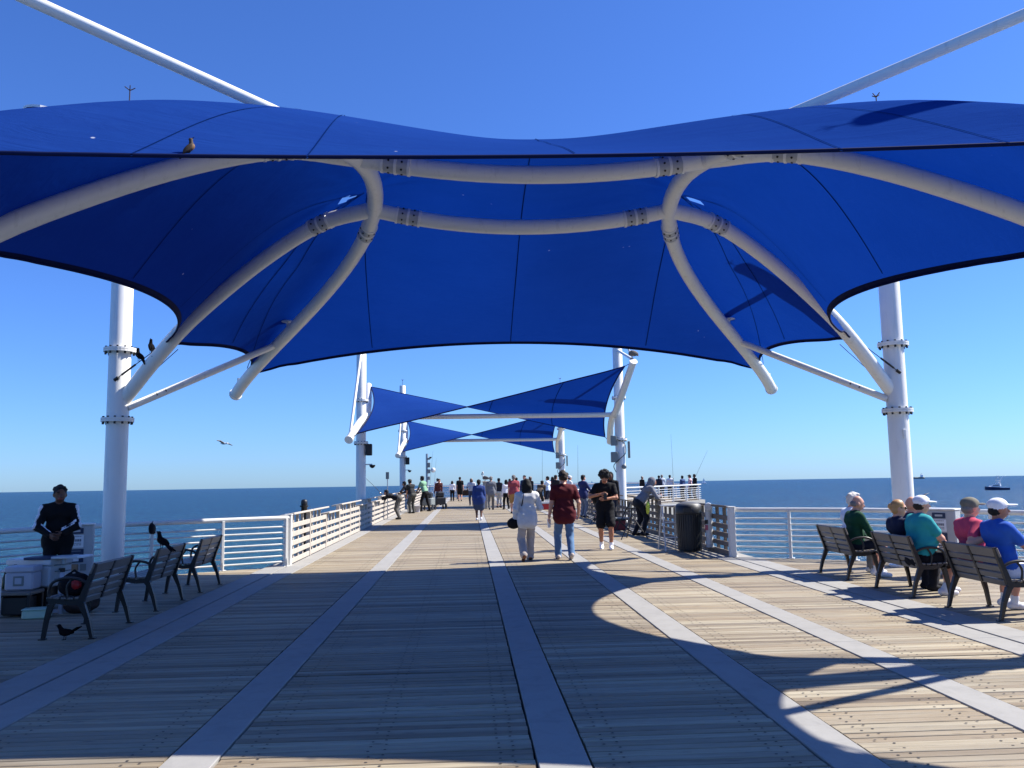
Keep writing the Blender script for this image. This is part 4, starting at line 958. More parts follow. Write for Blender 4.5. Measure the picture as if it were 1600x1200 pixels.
for i, (x, y, hd, hh, tc_, bc_, lab) in enumerate([
    (3.0, 52.0, 40, 1.70, (60, 74, 110), (40, 40, 46), 'person in slate blue shirt far off left of the pale blue shirt'),
    (2.6, 55.0, -60, 1.66, (196, 186, 170), (60, 56, 52), 'person in beige top far off above the white shoulders'),
    (3.7, 50.0, 120, 1.74, (34, 34, 40), (30, 30, 36), 'person in charcoal jacket far off beside the brown jacket'),
    (5.0, 49.0, 20, 1.70, (150, 60, 60), (44, 44, 50), 'person in brick red top far off right of the maroon shirt'),
    (4.85, 31.8, -75, 1.66, (70, 74, 66), (70, 66, 60), 'person in olive top hunched at the right railing behind the youth'),
    (.2, 52.0, 170, 1.70, (200, 200, 204), (70, 78, 96), 'person in light grey top far down the walkway facing us'),
    (-1.9, 53.5, 200, 1.72, (80, 40, 40), (36, 36, 40), 'person in dark red top far down the walkway by the left carts'),
    (5.6, 55.5, -20, 1.72, (58, 96, 120), (44, 46, 54), 'person in teal shirt far off between mast and crowd')]):
    person(lab, x, y, hd, hh, .018, None, top=cloth(*tc_), bottom=cloth(*bc_), hair=(HAIR_K, HAIR_B, HAIR_G)[i % 3], style=('short', 'bob', 'short', 'long')[i % 4], skin=(SKIN_M, SKIN_L, SKIN_D)[i % 3], sleeve=('long', 'short')[i % 2],
           legs=('long', 'shorts')[i % 3 == 1], lean=(4, 18, 0, 10, 34)[i % 5], pelvis=(0, -.04, .92), feet=((-.12, .08, 0), (.11, -.1, 0)), hands=((-.2, .25, .05), (.22, .3, .15)) if i % 2 else None, w=1 + .05 * (i % 4))
PL = [(12.55, 60.0, 'black coat at the left of the group', (24, 24, 28), 0), (13.9, 60.5, 'dark cap and navy shirt second in the group', (40, 44, 62), 1), (14.25, 58.6, 'white shirt third in the group', (212, 212, 216), 2), (14.6, 62.5, 'pale top behind the white shirt', (190, 196, 204), 3),
      (14.9, 57.6, 'denim blue top in the middle of the group', (62, 84, 128), 4), (15.35, 57.3, 'pink and white top near the corner', (206, 170, 180), 5), (15.62, 58.3, 'grey cap next to the corner', (120, 120, 124), 6), (15.6, 57.0, 'black top at the very corner', (18, 18, 22), 7)]
for x, y, d, c, i in PL:
    person('distant person on the end platform, ' + d, x, y, -60 + 23 * i, 1.64 + .03 * (i % 4), .02, 'people along the end platform railing', top=cloth(*c), bottom=cloth(40, 42, 50), hair=HAIR_K if i % 3 else HAIR_G, style='short', hat=cloth(30, 32, 40) if i in (1, 6) else None, skin=(SKIN_M, SKIN_D, SKIN_L)[i % 3], sleeve='long')
# ================================================================== BENCHES
BENCH_ME = {}
def bench_meshes():
    def frame(x):
        m = MB(); U = (1, 0, 0)
        def limb(pts, wd):
            for i in range(len(pts) - 1):
                (y0, z0), (y1, z1) = pts[i], pts[i + 1]; w0, w1 = wd[i], wd[i + 1]
                d = Vector((0, y1 - y0, z1 - z0)).normalized(); n = Vector((0, -d.z, d.y)); t = .022
                V = []
                for (yy, zz, w_) in ((y0, z0, w0), (y1, z1, w1)):
                    for sx in (-t, t):
                        for sn in (-1, 1): V.append(Vector((x + sx, yy, zz)) + n * sn * w_ / 2)
                m.add(V, [(0, 1, 3, 2), (4, 6, 7, 5), (0, 4, 5, 1), (2, 3, 7, 6), (0, 2, 6, 4), (1, 5, 7, 3)])
        limb([(-.25, .012), (-.20, .20), (-.135, .36), (-.10, .41)], [.032, .045, .065, .08])
        limb([(.262, .012), (.235, .20), (.195, .37), (.17, .41)], [.032, .042, .06, .07])
        limb([(-.13, .395), (.02, .385), (.20, .415), (.235, .428)], [.06, .05, .045, .03])
        limb([(-.115, .37), (-.165, .52), (-.225, .68), (-.262, .80)], [.07, .055, .045, .032])
        m.cbox((x, -.255, .006), (.06, .075, .012), .003); m.cbox((x, .268, .006), (.06, .075, .012), .003)
        return m
    BENCH_ME['frame'] = [frame(-.5), frame(.5)]
    arm = lambda x: MB().tube(spline([(x, -.19, .585), (x, -.08, .635), (x, .07, .645), (x, .19, .60), (x, .225, .50), (x, .215, .425)], 18), .017, 8).tube(spline([(x, -.02, .642), (x, .035, .55), (x, .02, .43)], 8), .013, 8)
    BENCH_ME['arm'] = [arm(-.5), arm(.5)]
    mid = MB()
    mid.bar((0, -.105, .38), (0, -.155, .54), .04, .05, up=(0, 1, 0)); mid.bar((0, -.150, .52), (0, -.252, .79), .04, .04, up=(0, 1, 0)); BENCH_ME['mid'] = mid
    BENCH_ME['iron'] = {}
bench_meshes()
_bi = MT['bench_iron']; _bs = MT['bench_slat']
_bm = {'end_frame': [m.mesh('end_frame', _bi) for m in BENCH_ME['frame']], 'armrest': [m.mesh('armrest', _bi) for m in BENCH_ME['arm']], 'middle_rib': BENCH_ME['mid'].mesh('middle_rib', _bi)}
_bm['bs'] = MB().cbox((0, 0, 0), (1.04, .028, .074), .008).mesh('back_slat', _bs); _bm['bt'] = MB().cbox((0, 0, 0), (1.06, .030, .118), .010).mesh('back_slat', _bs)
_bm['ss'] = MB().cbox((0, 0, 0), (1.04, .062, .026), .008).mesh('seat_slat', _bs)
def bench(label, x, y, heading, group, arms=(0, 1)):
    t = thing('bench', label, 'bench', (x, y, 0), R(heading), group)
    for me in _bm['end_frame']: put('end_frame', me, t)
    for a in arms: put('armrest', _bm['armrest'][a], t)
    put('middle_rib', _bm['middle_rib'], t)
    for k, zz in enumerate((.40, .48, .56, .645)):
        o = put('back_slat', _bm['bs'], t, (0, -.118 - (zz - .42) * .36, zz)); o.rotation_euler = (R(20), 0, 0)
    o = put('back_slat', _bm['bt'], t, (0, -.118 - (.742 - .42) * .36, .742)); o.rotation_euler = (R(20), 0, 0)
    for k in range(5): 
        o = put('seat_slat', _bm['ss'], t, (0, -.085 + k * .074, .428 + .004 * abs(k - 1.2))); o.rotation_euler = (R(2), 0, 0)
    return t
bench('empty slatted bench nearest to us on the left, black bag on its seat', -4.32, 9.95, 90, 'empty benches facing the sea on the left')
bench('empty slatted bench mid left row, black bird on its back', -4.32, 11.82, 90, 'empty benches facing the sea on the left')
bench('empty slatted bench farthest along the left row by the white railing', -4.32, 13.61, 90, 'empty benches facing the sea on the left')
bench('slatted bench farthest along the right row under the man in dark green', 6.08, 13.31, -90, 'occupied benches facing the sea on the right')
bench('slatted bench in the middle of the right row under the man in turquoise', 6.08, 11.40, -90, 'occupied benches facing the sea on the right')
bench('slatted bench nearest to us in the right row under the pink and blue shirts', 6.08, 9.58, -90, 'occupied benches facing the sea on the right')

# ================================================================== LITTER BIN
b = thing('litter_bin', 'dark ribbed round litter bin with domed lid against the right slat railing', 'bin', (4.84, 18.3, 0))
m = MB().lathe([(.235, .02), (.255, .10), (.262, .80), (.25, .82)], 40, mi=0)
m.build('liner', MT['bin'], b)
m = MB()
for k in range(32):
    a = 2 * math.pi * k / 32; c, s_ = math.cos(a), math.sin(a)
    m.bar((.250 * c, .250 * s_, .03), (.272 * c, .272 * s_, .80), .032, .018, up=(c, s_, 0))
m.build('stave', MT['bin'], b)
MB().lathe([(.255, .80), (.278, .80), (.282, .83), (.282, .985), (.262, .995)], 40).build('collar', MT['bin'], b)
MB().lathe([(.272, .99), (.265, 1.01), (.20, 1.045), (.10, 1.065), (.015, 1.072)], 36).build('lid', MT['bin_lid'], b)
MB().cbox((-.10, -.275, .90), (.18, .02, .11), .008, rz=R(-20)).build('opening', MT['black'], b)

# ================================================================== NOTICE KIOSKS
def kiosk(label, x, y, rz):
    t = thing('notice_pedestal', label, 'pedestal', (x, y, 0), R(rz), 'grey notice pedestals by the bay railings')
    m = MB(); m.cbox((0, 0, .53), (.46, .24, 1.02), .018); m.build('cabinet', MT['grey'], t)
    MB().cbox((0, 0, 1.05), (.48, .27, .03), .01).build('top', MT['white'], t)
    MB().cbox((-.01, -.126, .955), (.20, .008, .085), .003).build('header', MT['navy_print'], t)
    MB().cbox((-.01, -.126, .80), (.21, .008, .19), .003).build('notice', MT['white_print'], t)
    m = MB(); rnd = random.Random(3)
    for r_, (zz, hh, n) in enumerate(((.955, .030, 1), (.872, .010, 6), (.815, .036, 5), (.772, .010, 7), (.748, .010, 4))):
        wt = .15; xx = -.01 - wt / 2
        for q in range(n): ww = wt / n; m.box((xx + ww / 2, -.1315, zz), (ww * rnd.uniform(.7, .9), .002, hh), mi=1 if r_ == 0 else 0); xx += ww
    m.build('printed_lines', [MT['ink'], MT['grey']], t)
    MB().cbox((-.01, -.126, .585), (.22, .008, .20), .003).build('notice', MT['navy_print'], t)
    MB().box((0, -.132, .555), (.075, .004, .105)).build('white_square', MT['white_print'], t)
    MB().box((-.01, -.132, .655), (.14, .003, .014)).build('printed_lines', MT['ink'], t)
    MB().cbox((-.03, -.124, .41), (.13, .02, .10), .01).build('hatch', MT['tan'], t)
    MB().cbox((.10, -.124, .41), (.08, .012, .10), .004).build('hatch', MT['grey_box'], t)
kiosk('grey notice pedestal in front of the right railing between turquoise and pink shirts', 7.52, 13.0, -50)
kiosk('grey notice pedestal beside the left mast behind the man in the track jacket', -5.98, 13.25, 20)
p = thing('waste_box', 'white box pedestal cut off by the left edge of the picture', 'box', (-4.60, 8.15, 0))
MB().cbox((0, 0, .42), (.34, .34, .82), .02).build('body', MT['cool_white'], p); MB().cbox((0, 0, .845), (.37, .37, .03), .01).build('lid', MT['cool_white'], p); MB().cbox((0, 0, .012), (.36, .36, .024), .006).build('plinth', MT['grey_box'], p)

# ================================================================== PVC LINE RECYCLING TUBE ON THE RIGHT RAILING
p = thing('recycling_tube', 'white pipe with bent top fixed to the right slat railing beside the bin', 'pipe', (5.20, 18.0, 0))
MB().tube([(0, -.0, .14), (0, 0, .84)] , .075, 16).build('pipe', MT['cool_white'], p)
MB().tube(spline([(0, 0, .80), (0, -.01, .90), (-.02, -.07, .97), (-.05, -.17, .965)], 12), .082, 16).build('elbow', MT['cool_white'], p)
MB().lathe([(.085, .10), (.085, .17)], 16).build('cap', MT['grey'], p)
MB().cbox((-.068, -.035, .52), (.012, .085, .11), .003, rz=R(30)).build('sticker', simple('pink_sticker', srgb(176, 84, 104), .5), p)
MB().cbox((-.068, -.035, .64), (.012, .085, .09), .003, rz=R(30)).build('sticker', MT['black'], p)

# folding white trestle by the bin
p = thing('trestle', 'white folding trestle stand leaning by the right railing left of the bin', 'stand', (4.47, 18.55, 0))
for sx in (-.16, .16):
    MB().bar((sx, -.02, .98), (sx * 1.2, -.36, .01), .028, .03).build('leg', MT['cool_white'], p); MB().bar((sx, .02, .98), (sx * 1.2, .34, .01), .028, .03).build('leg', MT['cool_white'], p)
for zz, yy in ((.30, .255), (.62, .14)): MB().bar((-.18, -yy, zz), (.18, -yy, zz), .05, .02).build('rung', MT['cool_white'], p)
MB().cbox((0, 0, .985), (.40, .12, .03), .008).build('top', MT['cool_white'], p)

# ================================================================== ANGLER'S GEAR ON THE LEFT
def box_thing(name, label, cat, loc, d, mat, rz=0, lid=None, lidh=.05, ch=.02, handle=None, group=None):
    t = thing(name, label, cat, loc, rz, group)
    MB().cbox((0, 0, (d[2] - lidh) / 2), (d[0], d[1], d[2] - lidh), ch).build('body', mat, t)
    MB().cbox((0, 0, d[2] - lidh / 2), (d[0] + .015, d[1] + .015, lidh), ch * .7).build('lid', lid or mat, t)
    if handle: 
        for sx in (-1, 1): MB().tube([(sx * (d[0] / 2 + .012), -.06, d[2] * .62), (sx * (d[0] / 2 + .03), -.04, d[2] * .56), (sx * (d[0] / 2 + .03), .04, d[2] * .56), (sx * (d[0] / 2 + .012), .06, d[2] * .62)], .010, 6).build('handle', handle, t)
    return t
w = thing('wagon', 'dark fabric wagon full of fishing gear under the coolers', 'wagon', (-5.98, 11.68, 0), R(12))
MB().cbox((0, 0, .20), (.80, .46, .24), .02).build('basket', MT['black'], w); MB().cbox((0, 0, .315), (.84, .50, .025), .008).build('rim', MT['bench_slat'], w)
for sx in (-.3, .3):
    for sy in (-.22, .22): MB().lathe([(.07, -.018), (.075, -.01), (.075, .01), (.07, .018)], 16, (sx, sy, .077), 0, True, Matrix.Rotation(R(90), 3, 'X')).build('wheel', MT['black'], w)
MB().tube([(-.40, 0, .3), (-.62, .1, .72)], .014, 8).build('pull_handle', MT['steel'], w)
c = box_thing('cooler', 'large white ice cooler on top of the dark wagon', 'cooler', (-5.74, 11.66, .33), (.66, .42, .36), MT['cool_white'], R(-14), lidh=.085, handle=MT['black'])
for sx in (-.18, .18): MB().cbox((sx, -.218, .262), (.05, .014, .07), .005).build('latch', MT['grey_box'], c)
c = box_thing('cooler', 'small pale grey square cooler in front of the large white cooler', 'cooler', (-5.72, 11.22, .33), (.34, .27, .30), MT['cool_grey'], R(4), lidh=.075)
MB().cbox((0, -.138, .12), (.13, .012, .12), .01).build('badge', MT['grey_box'], c); MB().cbox((0, -.146, .12), (.08, .006, .075), .006).build('badge_plate', MT['cool_grey'], c)
cr = thing('crate', 'dark low crate holding the small grey cooler', 'crate', (-5.75, 11.20, 0)); MB().cbox((0, 0, .30), (.46, .36, .05), .01).build('top', MT['bench_slat'], cr)
for sx in (-.2, .2):
    for sy in (-.15, .15): MB().box((sx, sy, .14), (.04, .04, .275)).build('leg', MT['black'], cr)
MB().cbox((0, 0, .14), (.34, .24, .24), .02).build('bin', MT['black'], cr)
box_thing('tub', 'pale green plastic tub on the deck below the coolers', 'tub', (-5.42, 11.0, 0), (.30, .20, .125), MT['mint'], R(10), lidh=.02, ch=.015)
bg_ = Body(.012); bt_ = MT['brown']
bg_.ell((0, 0, .10), (.20, .13, .11), bt_, .02).ell((.12, .03, .13), (.11, .10, .09), bt_, .04).ell((-.10, -.02, .15), (.10, .08, .07), MT['tan'], .03)
put('tackle_bag', bg_.mesh('tackle_bag', .004), None, (-5.05, 11.35, 0), R(20), label='dark brown slumped tackle bag between the tub and the near left bench', cat='bag')
t = thing('cutting_table', 'narrow bait cutting table with white pole leg before the man in black', 'table', (-5.42, 11.52, 0))
MB().cbox((-.22, 0, .70), (.34, .30, .035), .006).build('board', MT['navy_print'], t); MB().cbox((.13, 0, .705), (.36, .28, .03), .006).build('board', MT['cool_white'], t)
MB().cbox((.34, -.02, .712), (.10, .26, .028), .006).build('end_board', MT['white_print'], t)
MB().tube([(.06, 0, .02), (.06, 0, .69)], .028, 12).build('leg', MT['cool_white'], t); MB().lathe([(.15, .0), (.15, .02), (.05, .035)], 16, (.06, 0, 0)).build('foot', MT['cool_white'], t)
for z_ in (.42, .52, .60): MB().bar((-.06, -.04, z_), (.18, -.06, z_ + .02), .03, .014).build('rod_holder', MT['grey_box'], t)
MB().tube([(-.2, .05, .02), (-.16, .0, .68)], .018, 10).build('brace', MT['steel'], t)
bt = thing('bottle', 'dark bottle standing on the wagon left of the small cooler', 'bottle', (-6.02, 11.35, .33)); MB().lathe([(.035, 0), (.037, .02), (.037, .13), (.015, .18), (.015, .22)], 14).build('glass', simple('green_bottle', (.01, .03, .012, 1), .15), bt); MB().lathe([(.017, .215), (.017, .235)], 12).build('cap', MT['black'], bt)
cn = thing('spray_can', 'slim can standing upright beside the white cooler', 'can', (-5.28, 11.32, .0)); MB().lathe([(.032, 0), (.034, .01), (.034, .50), (.02, .53)], 14).build('tube', MT['cool_grey'], cn); MB().lathe([(.03, .53), (.03, .58)], 12).build('cap', MT['black'], cn)
bb = Body(.010); kb = cloth(16, 17, 22)
bb.ell((0, 0, .11), (.17, .09, .12), kb, .02).ell((.05, 0, .16), (.12, .08, .08), kb, .03).cone((-.10, 0, .20), (.0, 0, .27), .013, .013, kb, .01).cone((0, 0, .27), (.10, 0, .20), .013, .013, kb, .01)
bb.ell((.06, -.085, .12), (.045, .014, .045), MT['red'], .004, None, .006)
put('gear_bag', bb.mesh('gear_bag', .003), None, (-4.36, 9.62, .442), R(0), label='black gear bag with red round patch on the near left bench', cat='bag')
hb_ = Body(.010).ell((0, 0, 0), (.05, .07, .10), kb, .02).ell((0, .09, -.02), (.04, .05, .09), kb, .02).cone((0, -.02, .08), (0, .06, .13), .010, .010, kb, .01)
put('hanging_pouch', hb_.mesh('hanging_pouch'), None, (-5.62, 15.28, .86), 0, label='black pouch hanging on the left railing above the middle bench', cat='pouch')
# hand-held things of the walkers
sbg = thing('shoulder_bag', 'black round shoulder bag at the left hip of the woman in white', 'bag', (.90, 16.86, .74)); 
put('pouch', Body(.009).ell((0, 0, 0), (.13, .07, .105), kb, .02).ell((0, .0, .04), (.12, .075, .06), kb, .02).mesh('pouch'), sbg)
MB().tube(spline([(.10, .06, .06), (.16, -.10, .35), (.20, -.13, .55), (.22, .0, .66), (.20, .12, .5), (.10, .10, .2), (-.08, .05, .08)], 26), .011, 6).build('strap', kb, sbg)
cup = thing('drink_cup', 'white paper cup held low by the man in the maroon shirt', 'cup', (1.63, 17.03, .64)); MB().lathe([(.030, 0), (.040, .15)], 16).build('cup', MT['white_print'], cup); MB().lathe([(.042, .15), (.042, .165), (.02, .17)], 16).build('lid', MT['white_print'], cup)
ph = thing('phone', 'dark phone held to the chest by the curly haired youth', 'phone', (3.10, 18.88, 1.20), R(10)); MB().cbox((0, 0, 0), (.075, .012, .15), .005).build('case', MT['black'], ph); MB().cbox((0, .007, 0), (.066, .004, .14), .002).build('screen', BLACK_M, ph)
bp = Body(.011).ell((0, 0, 0), (.15, .10, .21), kb, .03).ell((0, .05, -.06), (.12, .07, .12), kb, .03); put('backpack', bp.mesh('backpack', .002), None, (3.00, 19.42, 1.22), R(170), label='black backpack worn by the curly haired youth', cat='backpack')
yt = Body(.010).ell((0, 0, 0), (.05, .12, .15), cloth(206, 214, 84), .02).ell((0, .04, -.12), (.04, .09, .09), cloth(206, 214, 84), .02); put('towel', yt.mesh('towel', .003), None, (4.98, 23.14, .80), 0, label='yellow towel tucked at the hip of the man in grey', cat='towel')

# ================================================================== THINGS ALONG THE FAR WALKWAY
def bucket(label, x, y, mat, r=.15, h=.34, group=None):
    t = thing('bucket', label, 'bucket', (x, y, 0), 0, group); MB().lathe([(r * .82, 0), (r, h), (r + .012, h), (r + .012, h + .02)], 20).build('pail', mat, t)
    MB().tube([(r * math.cos(a), .02, h + r * .9 * math.sin(a)) for a in np.linspace(0, math.pi, 10)], .006, 5).build('handle', MT['steel'], t)
bucket('white bucket by the left railing anglers', -2.95, 42.6, MT['cool_white']); bucket('grey bucket next to the white bucket at the left railing', -2.6, 42.9, MT['cool_grey'], .16, .30)
def cart(label, x, y, rz, mat, cat='cart', name='fishing_cart'):
    t = thing(name, label, cat, (x, y, 0), R(rz))
    MB().cbox((0, 0, .45), (.55, .75, .40), .04).build('load', mat, t); MB().cbox((0, -.05, .80), (.45, .5, .35), .08).build('bag', MT['black'], t)
    for sx in (-.31, .31):
        for sy, r_ in ((-.25, .16), (.28, .12)):
            MB().lathe([(r_ * .75, -.02), (r_, -.02), (r_, .02), (r_ * .75, .02)], 18, (sx, sy, r_), 0, False, Matrix.Rotation(R(90), 3, 'Y')).build('wheel', MT['black'], t)
    for sx in (-.24, .24): MB().tube([(sx, .3, .5), (sx, .55, 1.0)], .016, 8).build('handle', MT['steel'], t)
cart('loaded black cart with wheels beside the left anglers', -1.62, 46.8, 20, MT['black']); cart('grey loaded cart parked against the left railing anglers', -2.15, 45.4, -15, MT['grey_box'])
box_thing('cooler', 'red cooler with white lid on the deck between the walkers', 'cooler', (3.92, 43.4, 0), (.62, .38, .40), MT['red'], R(8), MT['cool_white'], .10)
box_thing('cooler', 'white cooler standing behind the red cooler', 'cooler', (4.55, 46.0, 0), (.70, .45, .42), MT['cool_white'], R(-6), None, .08)
box_thing('cooler', 'dark red crate under the right railing near the youth', 'crate', (4.62, 25.9, 0), (.40, .34, .34), simple('maroon_plastic', srgb(110, 34, 44), .5), R(5), MT['black'], .05)
def fold_chair(label, x, y, rz, mat):
    t = thing('folding_chair', label, 'chair', (x, y, 0), R(rz), 'folding chairs by the right railing')
    MB().cbox((0, 0, .42), (.48, .42, .02), .008).build('seat', mat, t); MB().cbox((0, -.24, .66), (.48, .02, .40), .008).build('backrest', mat, t)
    for sx in (-.25, .25):
        MB().bar((sx, -.24, .86), (sx, .24, .01), .02, .02).build('leg', MT['dark_steel'], t); MB().bar((sx, .22, .44), (sx, -.26, .01), .02, .02).build('leg', MT['dark_steel'], t); MB().bar((sx, -.25, .62), (sx, .2, .60), .03, .015).build('armrest', MT['dark_steel'], t)
fold_chair('grey folding chair against the right railing nearest the leaning man', 4.55, 24.75, 80, MT['grey_box']); fold_chair('navy folding chair farther along the right railing', 4.55, 29.3, 70, cloth(36, 44, 76))
tr = thing('rod_tripod', 'black folding rod tripod standing before the right railing', 'tripod', (4.30, 22.0, 0))
for a in (100, 215, 335): MB().tube([(0, 0, .62), (.42 * math.cos(R(a)), .42 * math.sin(R(a)), .012)], .014, 8).build('leg', MT['black'], tr)
MB().tube([(0, 0, .58), (0, 0, .80)], .018, 8).build('stem', MT['black'], tr); MB().cbox((0, 0, .81), (.22, .06, .03), .006).build('head', MT['black'], tr)
def rod(label, p0, p1):
    t = thing('fishing_rod', label, 'fishing rod', p0, 0, 'fishing rods along the far railings'); d = Vector(p1) - Vector(p0)
    MB().tube([(0, 0, 0), tuple(d * .16)], .017, 8).build('grip', MT['black'], t); MB().tube([tuple(d * .15), tuple(d * .5), tuple(d * 1.0 + Vector((0, 0, -.05)))], [.009, .008, .005], 6).build('blank', MT['dark_steel'], t)
    MB().lathe([(.02, -.03), (.035, -.03), (.035, .03), (.02, .03)], 10, tuple(d * .17 + Vector((0, -.04, -.03)))).build('reel', MT['steel'], t)
rod('tall fishing rod upright at the left railing beside the person in white', (-3.05, 66.0, .7), (-2.75, 66.0, 3.9)); rod('second tall fishing rod right of the first upright one', (-2.75, 67.5, .7), (-2.55, 67.5, 3.4))
rod('short fishing rod standing near the lamp pole', (-3.2, 64.0, .6), (-3.15, 64.0, 2.7)); rod('fishing rod leaning out over the left railing by the bending person', (-3.5, 35.4, .95), (-4.6, 35.2, 2.1))
rod('fishing rod laid against the left railing behind the bending person', (-3.0, 36.9, .05), (-3.5, 38.9, 1.0)); rod('fishing rod upright at the platform railing', (14.4, 58.2, .9), (14.35, 58.2, 4.6)); rod('fishing rod slanting from the platform corner group', (15.5, 57.2, 1.1), (16.7, 57.4, 3.4))
rod('thin fishing rod upright behind the maroon shirt', (4.6, 52.0, .8), (4.65, 52.0, 3.6)); rod('thin fishing rod standing above the right crowd', (6.9, 52.5, .8), (6.95, 52.5, 3.7))
lp = thing('lamp_pole', 'slim pole with cameras and boxes at the far left of the walkway', 'pole', (-3.62, 74.0, 0)); MB().lathe([(.11, 0), (.10, 3.9)], 14).build('shaft', MT['steel'], lp)
for z_, d_ in ((3.45, (.25, .2, .16)), (2.9, (.28, .22, .42)), (2.35, (.30, .2, .36)), (1.75, (.24, .2, .30))): MB().cbox((.16, -.08, z_), d_, .02).build('equipment_box', MT['grey_box'], lp)
MB().lathe([(.22, 0), (.20, .05), (.02, .09)], 16, (.55, -.12, 2.45), 0, True, Matrix.Rotation(R(90), 3, 'X')).build('dish', MT['white'], lp); MB().lathe([(.12, 0), (.10, -.1), (.02, -.16)], 12, (.32, -.1, 3.62)).build('camera_dome', MT['black'], lp)
MB().tube([(0, 0, 2.45), (.55, -.1, 2.45)], .02, 6).build('arm', MT['steel'], lp)
sp = thing('signpost', 'small sign on a thin pole rising above the left railing', 'sign', (-3.46, 36.2, 0)); MB().tube([(0, 0, 0), (0, 0, 1.75)], .022, 8).build('pole', MT['steel'], sp); MB().cbox((0, -.03, 1.84), (.14, .012, .30), .004).build('plate', MT['grey_box'], sp)
po = thing('pelican_post', 'pale square post in mid walkway with a pelican on top', 'post', (.93, 46.0, 0)); MB().cbox((0, 0, .72), (.26, .26, 1.44), .02).build('shaft', MT['beam'], po); MB().cbox((0, 0, 1.47), (.38, .38, .06), .015).build('cap', MT['rail_wood'], po)
ml = thing('marker_lamp', 'small dark capped marker lamp standing outside the left railing', 'lamp', (-3.78, 19.6, 0)); MB().lathe([(.07, -.4), (.07, 1.06), (.10, 1.07), (.10, 1.10)], 16).build('stem', MT['dark_steel'], ml); MB().lathe([(.06, 1.10), (.075, 1.12), (.075, 1.20), (.05, 1.23), (.01, 1.24)], 16).build('lantern', MT['bin'], ml)
bx = thing('bait_table', 'low timber bench table at the far left end of the walkway', 'table', (-.1, 69.0, 0)); MB().cbox((0, 0, .78), (1.9, .7, .07), .01).build('top', MT['rail_wood'], bx)
for sx in (-.8, .8): MB().cbox((sx, 0, .37), (.12, .55, .74), .01).build('leg', MT['beam'], bx)
MB().cbox((0, 0, .5), (1.5, .06, .45), .01).build('panel', MT['brown'], bx)

# ================================================================== BIRDS
K_ = simple('black_plumage', (.005, .005, .006, 1), .9, 0, .3, 30, spec=.1); BR_ = simple('brown_plumage', srgb(58, 42, 30), .8, 0, .3, 30); GR_ = simple('grey_plumage', srgb(104, 96, 90), .8, 0, .3, 20); WH_ = simple('white_plumage', srgb(225, 222, 214), .8, 0, .1, 20); BK_ = simple('beak_horn', srgb(150, 120, 84), .5)
def small_bird(label, x, y, z, rz, body, belly, tail=.17, tilt=25, up=False, sc=1.0):
    B = Body(.0045); c, s_ = math.cos(R(tilt)), math.sin(R(tilt)); A = np.array([[1, 0, 0], [0, c, s_], [0, -s_, c]])
    q = lambda a, b, d: np.array([0, 0, .095]) + A.T @ np.array([a, b, d])
    B.ell(q(0, 0, 0), (.042, .085, .045), body, .01, A).ell(q(0, .03, -.012), (.034, .052, .036), belly, .01, A, .003).cone(q(0, .06, .02), q(0, .095, .055), .030, .024, body, .015).ell(q(0, .103, .066), (.022, .028, .022), body, .008)
    B.cone(q(0, .125, .064), q(0, .165, .058), .0085, .003, K_, .003)
    for sx in (-1, 1): B.ell(q(sx * .036, -.025, .006), (.012, .085, .032), body, .006, A)
    tz = .09 if up else -.01
    for a in (-.018, 0, .018): B.cone(q(a * .6, -.07, 0), q(a * 1.8, -.08 - tail, tz), .013, .010, body, .006)
    for sx in (-.016, .016): B.cone(q(sx, -.005, -.03), (sx, 0, .003), .006, .004, K_, .003).cone((sx, 0, .003), (sx, .03, .003), .0045, .004, K_, .002)
    o = put('grackle', B.mesh('grackle'), None, (x, y, z), R(rz), label=label, cat='bird'); o.scale = (sc, sc, sc); return o
_i = int(np.argmin([abs(p[0] - (-1.98 - CX)) + (0 if p[1] < 7 else 99) for p in OUT])); _e = OUT[_i]
small_bird('brown bird perched on the front edge of the large canopy', CX + _e[0], _e[1] + .03, float(cz(_e[0], _e[1])[0]) + .005, -70, BR_, simple('buff_breast', srgb(112, 80, 50), .8), .10, 50, sc=.55)
small_bird('black bird with raised head, upper of two on the left canopy corner', CX - 6.20, 14.21, 3.855, 40, K_, K_, .16, 48)
small_bird('black bird, lower of two on the left canopy corner cable', CX - 6.40, 14.23, 3.71, 60, K_, K_, .16, 40)
small_bird('black bird standing on the backrest of the middle left bench', -4.06, 11.42, .80, 60, K_, K_, .17, 28)
small_bird('black bird walking on the deck under the nearest left bench', -4.34, 9.42, 0.0, 70, K_, K_, .13, 5, True, .85)
def pelican(label, x, y, z, rz):
    B = Body(.014)
    B.ell((0, -.05, .30), (.14, .27, .15), GR_, .03, rotm('X', -18)).ell((0, .10, .27), (.10, .14, .13), GR_, .03).cone((0, .16, .36), (0, .24, .52), .06, .045, WH_, .03).cone((0, .24, .52), (0, .14, .68), .045, .038, WH_, .02).cone((0, .14, .68), (0, .19, .79), .038, .045, WH_, .02)
    B.ell((0, .21, .81), (.048, .07, .052), WH_, .02).cone((0, .26, .79), (0, .36, .52), .022, .014, BK_, .01).cone((0, .24, .74), (0, .31, .56), .035, .015, GR_, .02)
    for sx in (-1, 1): B.ell((sx * .12, -.10, .32), (.04, .27, .11), GR_, .02, rotm('X', -18)).cone((sx * .05, 0, .18), (sx * .05, 0, .015), .022, .018, BK_, .01).cone((sx * .05, 0, .012), (sx * .06, .10, .012), .018, .03, BK_, .01)
    B.cone((0, -.28, .24), (0, -.42, .18), .06, .03, GR_, .03)
    o = put('pelican', B.mesh('pelican'), None, (x, y, z), R(rz), label=label, cat='bird'); o.scale = (.62, .62, .62); return o
